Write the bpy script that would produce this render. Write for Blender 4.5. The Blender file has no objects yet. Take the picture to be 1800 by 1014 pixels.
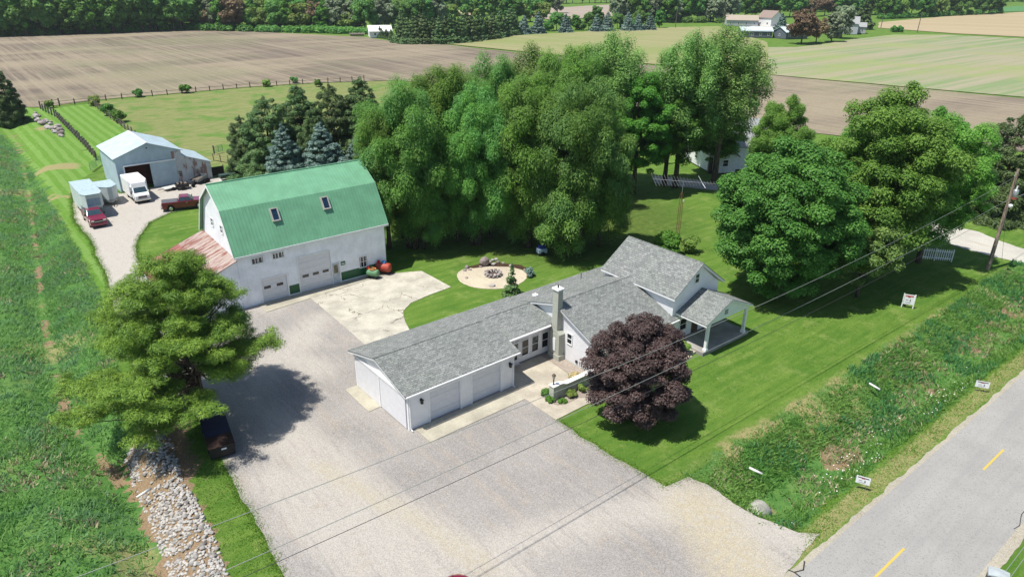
import bpy, math, random
import numpy as np
from mathutils import Matrix, Vector
from mathutils.geometry import delaunay_2d_cdt
sc = bpy.context.scene
R = math.radians
# ------------------------------------------------------------------ camera, world, sun, exposure
F, PITCH, ROLL, CAMZ = 1240.164, .4224, .0095, 27.1789
cam_d = bpy.data.cameras.new("camera"); cam = bpy.data.objects.new("camera", cam_d)
sc.collection.objects.link(cam); sc.camera = cam
cam_d.sensor_width = 36; cam_d.lens = F * 36 / 1800; cam_d.clip_end = 6000; cam_d.clip_start = .5
cam.matrix_world = Matrix.Translation((0, 0, CAMZ)) @ Matrix.Rotation(math.pi/2 - PITCH, 4, 'X') @ Matrix.Rotation(ROLL, 4, 'Z')
SUN_EL, SUN_AZ = R(66.5), R(206)            # direction TOWARDS the sun, azimuth from +X
wd = bpy.data.worlds.new("World"); sc.world = wd; wd.use_nodes = True
wn = wd.node_tree; sky = wn.nodes.new('ShaderNodeTexSky'); sky.sky_type = 'NISHITA'; sky.sun_disc = False
sky.sun_elevation = SUN_EL; sky.sun_rotation = math.pi/2 - SUN_AZ; sky.air_density = 1.0; sky.dust_density = .6
bg = wn.nodes['Background']; bg.inputs[1].default_value = .10; wn.links.new(sky.outputs[0], bg.inputs[0])
sl = bpy.data.lights.new("sun", 'SUN'); sl.energy = 4.9; sl.angle = R(.53); sl.color = (1, .955, .88)
so = bpy.data.objects.new("sun", sl); sc.collection.objects.link(so)
sdir = Vector((math.cos(SUN_EL)*math.cos(SUN_AZ), math.cos(SUN_EL)*math.sin(SUN_AZ), math.sin(SUN_EL)))
so.rotation_euler = sdir.to_track_quat('Z', 'Y').to_euler()
sc.view_settings.view_transform = 'Standard'; sc.view_settings.look = 'None'
sc.view_settings.exposure = .45; sc.view_settings.gamma = 1; sc.view_settings.use_curve_mapping = False

# ------------------------------------------------------------------ frames of reference
HX, HY, HA = -11.0482, 43.3389, .689     # house frame: x along the garage roof ridge, y to the back
BX, BY, BA = -28.9575, 62.4698, .6813    # barn frame
RA = .6775                               # road frame: x along the road, y across it
def G(px, py, z=0.0):
    """point of the plane at height z seen at photograph position (px, py)"""
    a, b = px - 900, py - 507
    A = a*math.cos(ROLL) + b*math.sin(ROLL); B = -a*math.sin(ROLL) + b*math.cos(ROLL)
    dy = F*math.cos(PITCH) - B*math.sin(PITCH); dz = -F*math.sin(PITCH) - B*math.cos(PITCH)
    t = (z - CAMZ)/dz
    return A*t, dy*t
def H2W(u, w):
    return HX + u*math.cos(HA) - w*math.sin(HA), HY + u*math.sin(HA) + w*math.cos(HA)
def R2W(t, o): return t*math.cos(RA) - o*math.sin(RA), t*math.sin(RA) + o*math.cos(RA)
def at_depth(px, py, Y):
    """base X and height of something whose top is seen at (px,py) and which stands Y metres ahead"""
    X0, Y0 = G(px, py); t = Y/Y0
    return X0*t, CAMZ*(1 - t)

# ------------------------------------------------------------------ node helper / materials
class NT:
    def __init__(s, name, rough=.8, spec=.3, metal=0.):
        s.m = bpy.data.materials.new(name); s.m.use_nodes = True; s.t = s.m.node_tree
        s.b = s.t.nodes['Principled BSDF']; s.out = s.t.nodes['Material Output']
        s.b.inputs['Roughness'].default_value = rough; s.b.inputs['Specular IOR Level'].default_value = spec
        s.b.inputs['Metallic'].default_value = metal
    def n(s, typ, **kw):
        x = s.t.nodes.new(typ)
        for k, v in kw.items(): setattr(x, k, v)
        return x
    def put(s, sock, v):
        if hasattr(v, 'links') or isinstance(v, bpy.types.NodeSocket): s.t.links.new(v, sock)
        else:
            if isinstance(v, tuple) and len(v) == 3 and sock.type == 'RGBA': v = v + (1,)
            sock.default_value = v
    def pos(s): return s.n('ShaderNodeNewGeometry').outputs['Position']
    def obj(s): return s.n('ShaderNodeTexCoord').outputs['Object']
    def mapv(s, v, rot=0, scale=(1, 1, 1), loc=(0, 0, 0)):
        if rot:
            r_ = s.n('ShaderNodeMapping'); s.put(r_.inputs[0], v); r_.inputs['Rotation'].default_value = (0, 0, rot); v = r_.outputs[0]
        m = s.n('ShaderNodeMapping'); s.put(m.inputs[0], v)
        m.inputs['Scale'].default_value = scale; m.inputs['Location'].default_value = loc; return m.outputs[0]
    def noise(s, v, scale, detail=4, rough=.55, dist=0):
        x = s.n('ShaderNodeTexNoise'); s.put(x.inputs['Vector'], v); x.inputs['Scale'].default_value = scale
        x.inputs['Detail'].default_value = detail; x.inputs['Roughness'].default_value = rough; x.inputs['Distortion'].default_value = dist
        return x.outputs['Fac']
    def vor(s, v, scale, feat='F1', out='Distance', rnd=1):
        x = s.n('ShaderNodeTexVoronoi', feature=feat); s.put(x.inputs['Vector'], v); x.inputs['Scale'].default_value = scale
        x.inputs['Randomness'].default_value = rnd
        return x.outputs[out]
    def math(s, op, a, b=0., clamp=False):
        x = s.n('ShaderNodeMath', operation=op, use_clamp=clamp); s.put(x.inputs[0], a); s.put(x.inputs[1], b); return x.outputs[0]
    def sep(s, v):
        x = s.n('ShaderNodeSeparateXYZ'); s.put(x.inputs[0], v); return x.outputs
    def step(s, f, lo, hi, a=0., b=1.):
        x = s.n('ShaderNodeMapRange', interpolation_type='SMOOTHSTEP'); s.put(x.inputs[0], f)
        for i, q in enumerate((lo, hi, a, b)): s.put(x.inputs[i+1], q)
        return x.outputs[0]
    def mix(s, f, a, b, mode='MIX'):
        x = s.n('ShaderNodeMix', data_type='RGBA', blend_type=mode); s.put(x.inputs[0], f); s.put(x.inputs[6], a); s.put(x.inputs[7], b)
        return x.outputs[2]
    def attr(s, name): return s.n('ShaderNodeAttribute', attribute_name=name).outputs
    def bump(s, h, strength=.5, dist=.05):
        x = s.n('ShaderNodeBump'); s.put(x.inputs['Height'], h); x.inputs['Strength'].default_value = strength
        x.inputs['Distance'].default_value = dist; s.t.links.new(x.outputs[0], s.b.inputs['Normal'])
    def col(s, c): s.put(s.b.inputs['Base Color'], c); return s.m
MATS = {}
def paint(name, c, rough=.5, spec=.4, metal=0., var=.12, scale=3.):
    """plain painted / moulded surface with a little dirt"""
    if name in MATS: return MATS[name]
    k = NT(name, rough, spec, metal); o = k.obj()
    f = k.noise(o, scale, 5, .6); d = tuple(x*(1 - var*1.6) for x in c); l = tuple(min(1, x*(1 + var*.5)) for x in c)
    MATS[name] = k.col(k.mix(k.step(f, .3, .7), d, l)); return MATS[name]
def leafmat(name, c1, c2, c3=None, trans=.35, rough=.55):
    if name in MATS: return MATS[name]
    k = NT(name, rough, .25); t = k.attr('tint')[2]
    oi = k.n('ShaderNodeObjectInfo').outputs['Random']
    c = k.mix(t, c1, c2)
    if c3: c = k.mix(k.step(k.noise(k.obj(), .35, 2), .45, .65), c, c3)
    hsv = k.n('ShaderNodeHueSaturation'); k.put(hsv.inputs['Color'], c); k.put(hsv.inputs['Value'], k.math('ADD', k.math('MULTIPLY', oi, .4), .8))
    k.put(hsv.inputs['Hue'], k.math('ADD', k.math('MULTIPLY', oi, .03), .485))
    c = hsv.outputs[0]; k.col(c)
    tr = k.n('ShaderNodeBsdfTranslucent'); k.put(tr.inputs[0], c)
    mx = k.n('ShaderNodeMixShader'); mx.inputs[0].default_value = trans
    k.t.links.new(k.b.outputs[0], mx.inputs[1]); k.t.links.new(tr.outputs[0], mx.inputs[2]); k.t.links.new(mx.outputs[0], k.out.inputs[0])
    MATS[name] = k.m; return k.m
def m_shingle(name, swap=False):
    k = NT(name, .9, .15); o = k.obj(); s_ = k.sep(o)
    cv = k.n('ShaderNodeCombineXYZ'); k.put(cv.inputs[0], s_[1] if swap else s_[0]); k.put(cv.inputs[1], s_[0] if swap else s_[1])
    b = k.n('ShaderNodeTexBrick'); k.put(b.inputs['Vector'], cv.outputs[0]); b.offset = .37; b.squash = 1
    k.put(b.inputs['Color1'], (.125, .132, .13)); k.put(b.inputs['Color2'], (.29, .30, .285)); k.put(b.inputs['Mortar'], (.07, .075, .075))
    b.inputs['Scale'].default_value = 1; b.inputs['Mortar Size'].default_value = .017; b.inputs['Brick Width'].default_value = .34; b.inputs['Row Height'].default_value = .165
    b.inputs['Bias'].default_value = 0
    f = k.noise(o, .35, 3); c = k.mix(k.step(f, .3, .7), b.outputs[0], k.mix(1, b.outputs[0], (.78, .84, .8), 'MULTIPLY'))
    g = k.noise(o, 14, 3); c = k.mix(.35, c, k.mix(k.step(g, .35, .65), (.10, .105, .105), (.34, .35, .335)))
    k.bump(b.outputs[1], -.4, .02); return k.col(c)
def m_siding(name, c, pitch=.13):
    k = NT(name, .55, .3); o = k.obj(); z = k.sep(o)[2]
    f = k.math('FRACT', k.math('DIVIDE', z, pitch)); k.bump(f, .55, .03)
    n_ = k.noise(o, 1.3, 4); d = tuple(x*.9 for x in c)
    return k.col(k.mix(k.step(n_, .3, .75), d, c))
def m_concrete(name, c=(.42, .40, .34), crack=False):
    c = tuple(x*.82 for x in c)
    k = NT(name, .9, .15); p = k.pos(); n1 = k.noise(p, .55, 5, .6); n2 = k.noise(p, 9, 4)
    cc = k.mix(k.step(n1, .32, .68), tuple(x*.78 for x in c), tuple(min(1, x*1.12) for x in c))
    cc = k.mix(k.step(n2, .35, .7, 0, .25), cc, (.2, .18, .14))
    if crack:
        d = k.noise(p, .8, 3); vv = k.n('ShaderNodeVectorMath', operation='ADD'); k.put(vv.inputs[0], p)
        cb = k.n('ShaderNodeCombineXYZ'); k.put(cb.inputs[0], k.math('MULTIPLY', d, 2.)); k.put(cb.inputs[1], k.math('MULTIPLY', k.noise(p, .7, 3), 2.))
        k.put(vv.inputs[1], cb.outputs[0])
        e = k.vor(vv.outputs[0], .3, 'DISTANCE_TO_EDGE'); cc = k.mix(k.math('MULTIPLY', k.step(e, .003, .011, 1, 0), k.step(k.noise(p, .35, 2), .44, .56)), cc, (.12, .1, .075))
        cc = k.mix(k.step(k.noise(p, 2.5, 5, .7), .62, .7, 0, .6), cc, (.25, .2, .14))
    k.bump(n2, .25, .02); return k.col(cc)
WHITE = m_siding('white_siding', (.86, .86, .88)); TRIM = paint('white_trim', (.80, .80, .80), .45, var=.05)
SHING = m_shingle('grey_shingles'); SHINGX = m_shingle('grey_shingles_cross', True)
CONC = m_concrete('old_concrete', (.47, .44, .35)); CONCW = m_concrete('walk_concrete', (.52, .47, .38)); CRACK = m_concrete('cracked_concrete', (.55, .52, .44), True)
GLASS = paint('dark_glass', (.02, .025, .03), .08, .7, var=.3); STUCCO = paint('grey_green_stucco', (.40, .41, .35), .85, .1, var=.08, scale=8)
BLACK = paint('black_metal', (.02, .02, .022), .5); DARKIN = paint('dark_inside', (.03, .022, .02), .9, .1)
RUBBER = paint('rubber', (.02, .02, .02), .8, .2); CHROME = paint('bright_metal', (.6, .6, .6), .3, .5, .8, var=.1)
WOODG = paint('grey_wood', (.17, .145, .12), .9, .1, var=.35, scale=6); STEEL = paint('galvanised_steel', (.4, .42, .44), .45, .4, .6, var=.15)
DOORW = paint('door_white', (.68, .68, .71), .4, var=.04)
def m_ribbed(name, c, rust=0., rough=.4, rustc=(.24, .09, .05)):
    k = NT(name, rough, .45); o = k.obj(); n1 = k.noise(o, .8, 5, .6)
    cc = k.mix(k.step(n1, .3, .7), tuple(x*.86 for x in c), tuple(min(1, x*1.06) for x in c))
    st = k.noise(k.mapv(o, 0, (2.2, 2.2, .12)), 1.4, 5, .7); cc = k.mix(k.step(st, .52, .75, 0, .2), cc, tuple(x*.62 for x in c))
    if rust: 
        v = k.mapv(o, 0, (1.2, 1.2, .35)); r_ = k.noise(v, 1.0, 6, .65)
        cc = k.mix(k.step(r_, .72 - rust*.3, .78 - rust*.3), cc, rustc)
    return k.col(cc)

# ------------------------------------------------------------------ mesh helpers
def link(o): sc.collection.objects.link(o); return o
def tag(o, label=None, cat=None, group=None, kind=None):
    if label: o['label'] = label
    if cat: o['category'] = cat
    if group: o['group'] = group
    if kind: o['kind'] = kind
    return o
def empty(name, loc=(0, 0, 0), rz=0, label=None, cat=None, group=None):
    o = bpy.data.objects.new(name, None); o.location = loc; o.rotation_euler = (0, 0, rz); o.empty_display_size = .3
    link(o); return tag(o, label, cat, group)
class MB:
    def __init__(s): s.v = []; s.f = []; s.M = None
    def add(s, vs, fs):
        n = len(s.v)
        if s.M is not None: vs = [tuple(s.M @ Vector(p)) for p in vs]
        s.v += [tuple(p) for p in vs]; s.f += [tuple(i + n for i in f) for f in fs]; return s
    def box(s, x0, x1, y0, y1, z0, z1, tx=0, ty=0):
        """box; tx,ty shrink the top"""
        return s.add([(x0, y0, z0), (x1, y0, z0), (x1, y1, z0), (x0, y1, z0), (x0+tx, y0+ty, z1), (x1-tx, y0+ty, z1), (x1-tx, y1-ty, z1), (x0+tx, y1-ty, z1)],
                     [(0, 3, 2, 1), (4, 5, 6, 7), (0, 1, 5, 4), (1, 2, 6, 5), (2, 3, 7, 6), (3, 0, 4, 7)])
    def slab(s, q, t):
        """quad/polygon q (3-D, seen from above counter-clockwise) given thickness t downward"""
        n = len(q); vs = list(q) + [(x, y, z - t) for x, y, z in q]
        return s.add(vs, [tuple(range(n)), tuple(range(2*n-1, n-1, -1))] + [(i, i+n, (i+1) % n + n, (i+1) % n) for i in range(n)])
    def prism(s, poly, axis, a0, a1):
        """2-D polygon extruded along axis ('x': poly=(y,z); 'y': poly=(x,z); 'z': poly=(x,y))"""
        def P(p, a): return (a, p[0], p[1]) if axis == 'x' else (p[0], a, p[1]) if axis == 'y' else (p[0], p[1], a)
        n = len(poly); vs = [P(p, a0) for p in poly] + [P(p, a1) for p in poly]
        return s.add(vs, [tuple(range(n-1, -1, -1)), tuple(range(n, 2*n))] + [(i, (i+1) % n, (i+1) % n + n, i+n) for i in range(n)])
    def tube(s, pts, r, n=8, cap=True):
        pts = [Vector(p) for p in pts]; rs = r if isinstance(r, (list, tuple)) else [r]*len(pts); vs = []; fs = []
        for i, p in enumerate(pts):
            d = (pts[min(i+1, len(pts)-1)] - pts[max(i-1, 0)]).normalized()
            a = d.cross(Vector((0, 0, 1)) if abs(d.z) < .9 else Vector((1, 0, 0))).normalized(); b = d.cross(a)
            for j in range(n):
                t = 2*math.pi*j/n; vs.append(p + (a*math.cos(t) + b*math.sin(t))*rs[i])
        for i in range(len(pts)-1):
            for j in range(n): fs.append((i*n+j, i*n+(j+1) % n, (i+1)*n+(j+1) % n, (i+1)*n+j))
        if cap: fs += [tuple(range(n-1, -1, -1)), tuple(range((len(pts)-1)*n, len(pts)*n))]
        return s.add([tuple(v) for v in vs], fs)
    def build(s, name, m, parent=None, smooth=False, bevel=0):
        me = bpy.data.meshes.new(name); me.from_pydata(s.v, [], s.f); me.validate(); me.update()
        o = bpy.data.objects.new(name, me); link(o); me.materials.append(m)
        if smooth: me.polygons.foreach_set('use_smooth', [True]*len(me.polygons))
        if parent: o.parent = parent
        if bevel:
            b = o.modifiers.new('bevel', 'BEVEL'); b.width = bevel; b.segments = 2; b.limit_method = 'ANGLE'
        return o
def rock_mesh(name, seed, sx=1, sy=.8, sz=.6, m=None, sub=2):
    import bmesh
    bm = bmesh.new(); bmesh.ops.create_icosphere(bm, subdivisions=sub, radius=.5); rg = random.Random(seed)
    pl = [(Vector((rg.gauss(0, 1), rg.gauss(0, 1), rg.gauss(0, 1))).normalized(), rg.uniform(.32, .45)) for _ in range(12)]
    for v in bm.verts:
        for n_, d in pl:
            e = v.co.dot(n_) - d
            if e > 0: v.co -= n_*e*.9
        v.co.x *= sx; v.co.y *= sy; v.co.z *= sz
    me = bpy.data.meshes.new(name); bm.to_mesh(me); bm.free(); me.materials.append(m); return me
def copy_tree(o, parent=None):
    c = o.copy(); link(c); c.parent = parent
    for ch in list(o.children): copy_tree(ch, c)
    return c

# ------------------------------------------------------------------ value noise for masks (numpy)
_rng = np.random.default_rng(7); _L = _rng.random((256, 256))
def vn(x, y, s=1.):
    x = np.asarray(x)*s; y = np.asarray(y)*s; xi = np.floor(x).astype(int); yi = np.floor(y).astype(int); fx = x-xi; fy = y-yi
    fx = fx*fx*(3-2*fx); fy = fy*fy*(3-2*fy); g = lambda i, j: _L[i & 255, j & 255]
    return (g(xi, yi)*(1-fx)+g(xi+1, yi)*fx)*(1-fy)+(g(xi, yi+1)*(1-fx)+g(xi+1, yi+1)*fx)*fy
def fbm(x, y, s=1.): return .5*vn(x, y, s) + .3*vn(x+31, y+7, s*2.1) + .2*vn(x+5, y+71, s*4.3)
def inside(x, y, poly):
    x = np.asarray(x); y = np.asarray(y); c = np.zeros(x.shape, bool); n = len(poly)
    for i in range(n):
        x1, y1 = poly[i]; x2, y2 = poly[(i+1) % n]
        if y1 == y2: continue
        c ^= ((y1 > y) != (y2 > y)) & (x < (x2-x1)*(y-y1)/(y2-y1)+x1)
    return c
def dline(x, y, pts):
    d = np.full(np.shape(x), 1e9)
    for (x1, y1), (x2, y2) in zip(pts, pts[1:]):
        l2 = (x2-x1)**2+(y2-y1)**2; t = np.clip(((x-x1)*(x2-x1)+(y-y1)*(y2-y1))/l2, 0, 1)
        d = np.minimum(d, np.hypot(x-x1-t*(x2-x1), y-y1-t*(y2-y1)))
    return d
def PX(*pts, z=0): return [G(a, b, z) for a, b in pts]
def sstep(a, b, x): t = np.clip((x-a)/(b-a), 0, 1); return t*t*(3-2*t)
LCH = [(-130, 178)] + PX((30, 250), (50, 330), (75, 560), (100, 660), (120, 740), (200, 830), (250, 900), (290, 1010), z=-.7) + [(-13.5, 20), (-8, 8)]
RIPL = PX((262, 790), (290, 850), (325, 930), (350, 1014)) + [(-12.3, 21)]
def hz(x, y):
    """height of the ground"""
    x = np.asarray(x, float); y = np.asarray(y, float)
    t = x*math.cos(RA)+y*math.sin(RA); o = -x*math.sin(RA)+y*math.cos(RA)
    c = 15.6 + 1.2*sstep(40, 75, t) + .5*(fbm(x, y, .25)-.5)
    prof = sstep(12.6, 15.2, o)*(1-sstep(0, 1, (o-c)/4.4))
    d = -1.15*prof*sstep(29.0, 32.0, t)*(1-sstep(80, 84, t))
    d = d*(o > 12.4)
    dl = dline(x, y, LCH); d = d - .95*(1-sstep(.2, 3.0, dl))
    d = d + .55*(1-sstep(.1, 1.7, dline(x, y, RIPL)))
    return d

# ------------------------------------------------------------------ ground
MOWN = PX((0, 228), (40, 262), (110, 385), (160, 480), (190, 535), (215, 600), (260, 600), (245, 520), (200, 500), (165, 420), (135, 385), (118, 350), (160, 300), (178, 290), (120, 225), (100, 205), (74, 190), (30, 188), (0, 190)) + [(-130, 150)]
PEN = PX((78, 193), (158, 182), (225, 230), (260, 260), (200, 330), (178, 290), (150, 258), (100, 207))
PAST = PX((160, 180), (340, 163), (430, 155), (560, 147), (700, 142), (760, 180), (700, 250), (470, 330), (350, 310), (300, 250), (225, 228))
LEFTW = [(-300, 220), (-130, 170)] + PX((0, 236), (33, 252), (77, 330), (123, 430), (159, 507), (166, 545), (176, 600), (215, 700), (225, 770), (215, 800), (250, 880), (280, 960), (300, 1014)) + [(-12, 20), (-40, 5), (-300, 5)]
DITCH = [R2W(29.0, 19.8), R2W(60, 20), R2W(84, 20.6), R2W(84, 13.4), R2W(27.8, 13.3)]
VERGE = [R2W(26.2, 13.4), R2W(84, 13.6), R2W(84, 11.8), R2W(26.0, 11.95)]
YARDG = PX((978, 738), (1060, 790), (1170, 855), (1240, 800), (1350, 740), (1450, 672), (1560, 610), (1650, 545), (1740, 480), (1700, 430), (1600, 400), (1300, 330), (1100, 380), (1000, 640))
STRIP = PX((350, 740), (392, 812), (455, 925), (505, 1014), (400, 1014), (340, 850), (325, 780))
SOIL = PX((210, 790), (245, 752), (330, 745), (345, 800), (340, 860), (400, 1014)) + [(-9, 20), (-13, 22)] + PX((300, 1014), (262, 930), (235, 850))
def spaced(*seg):
    out = []
    for a, b, s in seg: out += list(np.arange(a, b, s))
    return np.array(out + [seg[-1][1]], float)
xs = spaced((-2400, -500, 100), (-500, -200, 20), (-200, -62, 1.5), (-62, 72, .45), (72, 170, 1.5), (170, 500, 20), (500, 2400, 100))
ys = spaced((-200, 12, 10), (12, 102, .45), (102, 215, 1.5), (215, 600, 15), (600, 3000, 100))
XX, YY = np.meshgrid(xs, ys); nx, ny = len(xs), len(ys)
def grid_object(name, XX, YY, ZZ, m, attrs):
    ny, nx = XX.shape; me = bpy.data.meshes.new(name); co = np.stack([XX, YY, ZZ], -1).reshape(-1, 3)
    idx = np.arange(nx*ny).reshape(ny, nx); q = np.stack([idx[:-1, :-1], idx[:-1, 1:], idx[1:, 1:], idx[1:, :-1]], -1).reshape(-1, 4)
    setmesh(me, co, q)
    for k_, a in attrs.items():
        at = me.color_attributes.new(k_, 'FLOAT_COLOR', 'POINT'); at.data.foreach_set('color', a.reshape(-1, 4).astype(np.float32).ravel())
    me.materials.append(m); o = bpy.data.objects.new(name, me); return link(o)
def setmesh(me, co, faces):
    k = faces.shape[1]; me.vertices.add(len(co)); me.vertices.foreach_set('co', np.asarray(co, np.float32).ravel())
    me.loops.add(faces.size); me.loops.foreach_set('vertex_index', faces.ravel().astype(np.int32))
    me.polygons.add(len(faces)); me.polygons.foreach_set('loop_start', np.arange(0, faces.size, k, dtype=np.int32))
    me.update(calc_edges=True)
WX = XX + 1.2*(fbm(XX, YY, .7)-.5); WY = YY + 1.2*(fbm(XX+99, YY, .7)-.5)
nn = fbm(XX, YY, .12); n3 = fbm(XX+50, YY-20, .5)
tall = (inside(WX, WY, LEFTW) | inside(WX, WY, DITCH)).astype(float)
past = inside(WX, WY, PAST).astype(float)
ox_ = -XX*math.sin(RA)+YY*math.cos(RA)
mow = (inside(WX, WY, MOWN)*1. + inside(WX, WY, PEN)*.9).clip(0, 1)
strip = inside(WX, WY, STRIP)*1.; soil = inside(WX, WY, SOIL)*1.
dl = dline(XX, YY, LCH)
dirt = np.clip((1-sstep(.15, .8, dl))*sstep(.42, .62, n3+.05)*.8 + soil, 0, 1)
chan = (hz(XX, YY) < -.9)*(ox_ > 10)*(ox_ < 20)*(XX > 5)
dirt = np.maximum(dirt, chan*sstep(.45, .65, n3)*.7)
dry = sstep(.52, .7, nn)*tall*.6 + sstep(19.6, 19.9, ox_)*(1-sstep(20.3, 21.2, ox_))*.4*(XX > 8)*(YY < 70)
dry = np.maximum(dry, (1-sstep(.35, 1.1, np.abs(ox_-12.45-.3*(nn-.5))))*.62*(XX > -5)*(YY > 15))
dry = np.maximum(dry, (1-sstep(.2, 1.2, np.abs(ox_-19.9)))*.42*(XX > 8)*(YY < 75)*(YY > 15))
dry = np.maximum(dry, (1-sstep(.8, 2.6, dline(XX, YY, [R2W(33, 19), R2W(50, 18.5), R2W(68, 18.8)])))*.8*sstep(.45, .6, n3))
for c_ in ((100, 295, 5), (110, 345, 3.5), (85, 225, 4)):
    gx_, gy_ = G(c_[0], c_[1]); dry = np.maximum(dry, (1-sstep(.3, 1, np.hypot(XX-gx_, YY-gy_)/c_[2]))*.95*sstep(.42, .6, n3))
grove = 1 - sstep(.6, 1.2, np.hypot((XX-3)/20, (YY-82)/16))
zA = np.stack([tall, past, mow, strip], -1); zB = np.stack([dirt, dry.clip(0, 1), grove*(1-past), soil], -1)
def m_ground():
    k = NT('grass_ground', .95, .1); p = k.pos(); A = k.attr('zoneA'); B = k.attr('zoneB')
    a = k.n('ShaderNodeSeparateColor'); k.put(a.inputs[0], A[0]); b = k.n('ShaderNodeSeparateColor'); k.put(b.inputs[0], B[0])
    n1 = k.noise(p, .18, 4, .6); n2 = k.noise(p, 1.6, 5, .65); n3 = k.noise(p, 14, 4, .7); n4 = k.noise(k.mapv(p, -RA, (.35, 1.8, 1)), .9, 6, .7)
    lawn = k.mix(k.step(n1, .35, .65), (.066, .145, .022), (.105, .185, .032)); lawn = k.mix(k.step(n4, .38, .72, 0, .7), lawn, (.17, .25, .05))
    lawn = k.mix(k.step(n3, .35, .7, 0, .55), lawn, (.055, .125, .012)); lawn = k.mix(k.step(k.noise(p, .45, 6, .7), .5, .68, 0, .5), lawn, (.22, .27, .08))
    lawn = k.mix(k.step(n2, .62, .72, 0, .5), lawn, (.27, .28, .12)); lawn = k.mix(k.step(k.noise(p, 5.5, 5, .75), .52, .7, 0, .4), lawn, (.035, .09, .008))
    ln = k.step(k.math('SINE', k.math('MULTIPLY', k.sep(k.mapv(p, -RA))[1], 5.2)), .2, .95, 0, .22); lawn = k.mix(ln, lawn, (.045, .12, .012))
    # mowing stripes run along the house's y axis
    hv = k.mapv(p, -HA, (1, 1, 1)); u = k.sep(hv)[0]
    st = k.step(k.math('SINE', k.math('MULTIPLY', k.math('ADD', u, k.math('MULTIPLY', n1, .8)), 4.1)), -.35, .35)
    mow = k.mix(st, (.09, .20, .025), (.155, .27, .065)); mow = k.mix(k.step(n4, .3, .65, 0, .7), mow, (.115, .22, .035)); mow = k.mix(k.step(n2, .5, .75, 0, .5), mow, (.24, .28, .11))
    pas = k.mix(k.step(n4, .3, .7), (.12, .17, .045), (.26, .25, .11)); pas = k.mix(k.step(n1, .48, .64, 0, .8), pas, (.085, .19, .03)); pas = k.mix(k.step(n3, .4, .7, 0, .4), pas, (.07, .10, .03))
    tal = k.mix(k.step(n2, .3, .7), (.05, .14, .03), (.10, .20, .05)); tal = k.mix(k.step(n1, .5, .7, 0, .6), tal, (.17, .23, .07))
    jit = k.math('MULTIPLY', k.math('SUBTRACT', k.noise(p, 3.5, 4, .7), .5), .9)
    th = lambda ch: k.step(k.math('ADD', ch, jit), .42, .58)
    c = k.mix(th(a.outputs[2]), lawn, mow); c = k.mix(th(a.outputs[1]), c, pas); c = k.mix(th(a.outputs[0]), c, tal)
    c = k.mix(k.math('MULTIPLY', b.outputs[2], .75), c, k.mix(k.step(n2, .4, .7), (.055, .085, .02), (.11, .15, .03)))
    drc = k.mix(k.step(n3, .35, .7), (.19, .17, .065), (.36, .33, .17)); c = k.mix(k.step(k.math('ADD', b.outputs[1], k.math('MULTIPLY', jit, .8)), .35, .75), c, drc)
    soc = k.mix(k.step(n3, .3, .7), (.15, .10, .055), (.31, .23, .145)); c = k.mix(th(b.outputs[0]), c, soc)
    k.bump(k.math('ADD', n3, n2), .6, .12); return k.col(c)
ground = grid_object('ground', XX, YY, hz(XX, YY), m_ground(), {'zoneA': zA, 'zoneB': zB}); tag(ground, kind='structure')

# ------------------------------------------------------------------ flat sheets (gravel, concrete, road, fields)
def jitter(poly, step, amp, seed=1):
    out = []; n = len(poly)
    for i in range(n):
        (x1, y1), (x2, y2) = poly[i], poly[(i+1) % n]; L = math.hypot(x2-x1, y2-y1); k = max(1, int(L/step))
        for j in range(k):
            t = j/k; x = x1+(x2-x1)*t; y = y1+(y2-y1)*t
            if amp: a = (float(fbm(x+seed*13, y, .5))-.5)*2*amp + (float(vn(x, y+seed*7, 3.))-.5)*amp*.7; b = (float(fbm(x, y+seed*17, .5))-.5)*2*amp
            else: a = b = 0
            out.append((x+a, y+b))
    return out
def sheet(name, poly, z, m, step=.5, amp=.25, grid=None, attr=None, seed=1, thick=0, follow=False):
    P = jitter(poly, step, amp, seed); pts = [Vector(p) for p in P]
    if grid:
        ax = np.array(P); gx, gy = np.meshgrid(np.arange(ax[:, 0].min(), ax[:, 0].max(), grid), np.arange(ax[:, 1].min(), ax[:, 1].max(), grid))
        gx = gx.ravel(); gy = gy.ravel(); k = inside(gx, gy, P) & (dline(gx, gy, P+[P[0]]) > grid*.3); pts += [Vector((a, b)) for a, b in zip(gx[k], gy[k])]
    r = delaunay_2d_cdt(pts, [], [list(range(len(P)))], 1, 1e-4)
    vs = np.array([(v.x, v.y) for v in r[0]]); zz = np.full(len(vs), z) + (hz(vs[:, 0], vs[:, 1]) if follow else 0)
    me = bpy.data.meshes.new(name); V = [(x, y, q) for (x, y), q in zip(vs, zz)]; Fc = [tuple(f) for f in r[2]]
    if thick:
        n = len(V); V += [(x, y, q-thick) for x, y, q in V]; from collections import Counter
        ed = {}
        for f in Fc:
            for i in range(len(f)):
                e = (f[i], f[(i+1) % len(f)]); ed[e] = 1
        Fc2 = list(Fc)
        for (a, b) in ed:
            if (b, a) not in ed: Fc2.append((b, a, a+n, b+n))
        Fc = Fc2
    me.from_pydata(V, [], Fc); me.update(); me.materials.append(m)
    if attr is not None:
        at = me.color_attributes.new('zone', 'FLOAT_COLOR', 'POINT'); q = attr(np.array(V)[:, 0], np.array(V)[:, 1]); at.data.foreach_set('color', q.astype(np.float32).ravel())
    o = link(bpy.data.objects.new(name, me)); return tag(o, kind='structure')
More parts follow.
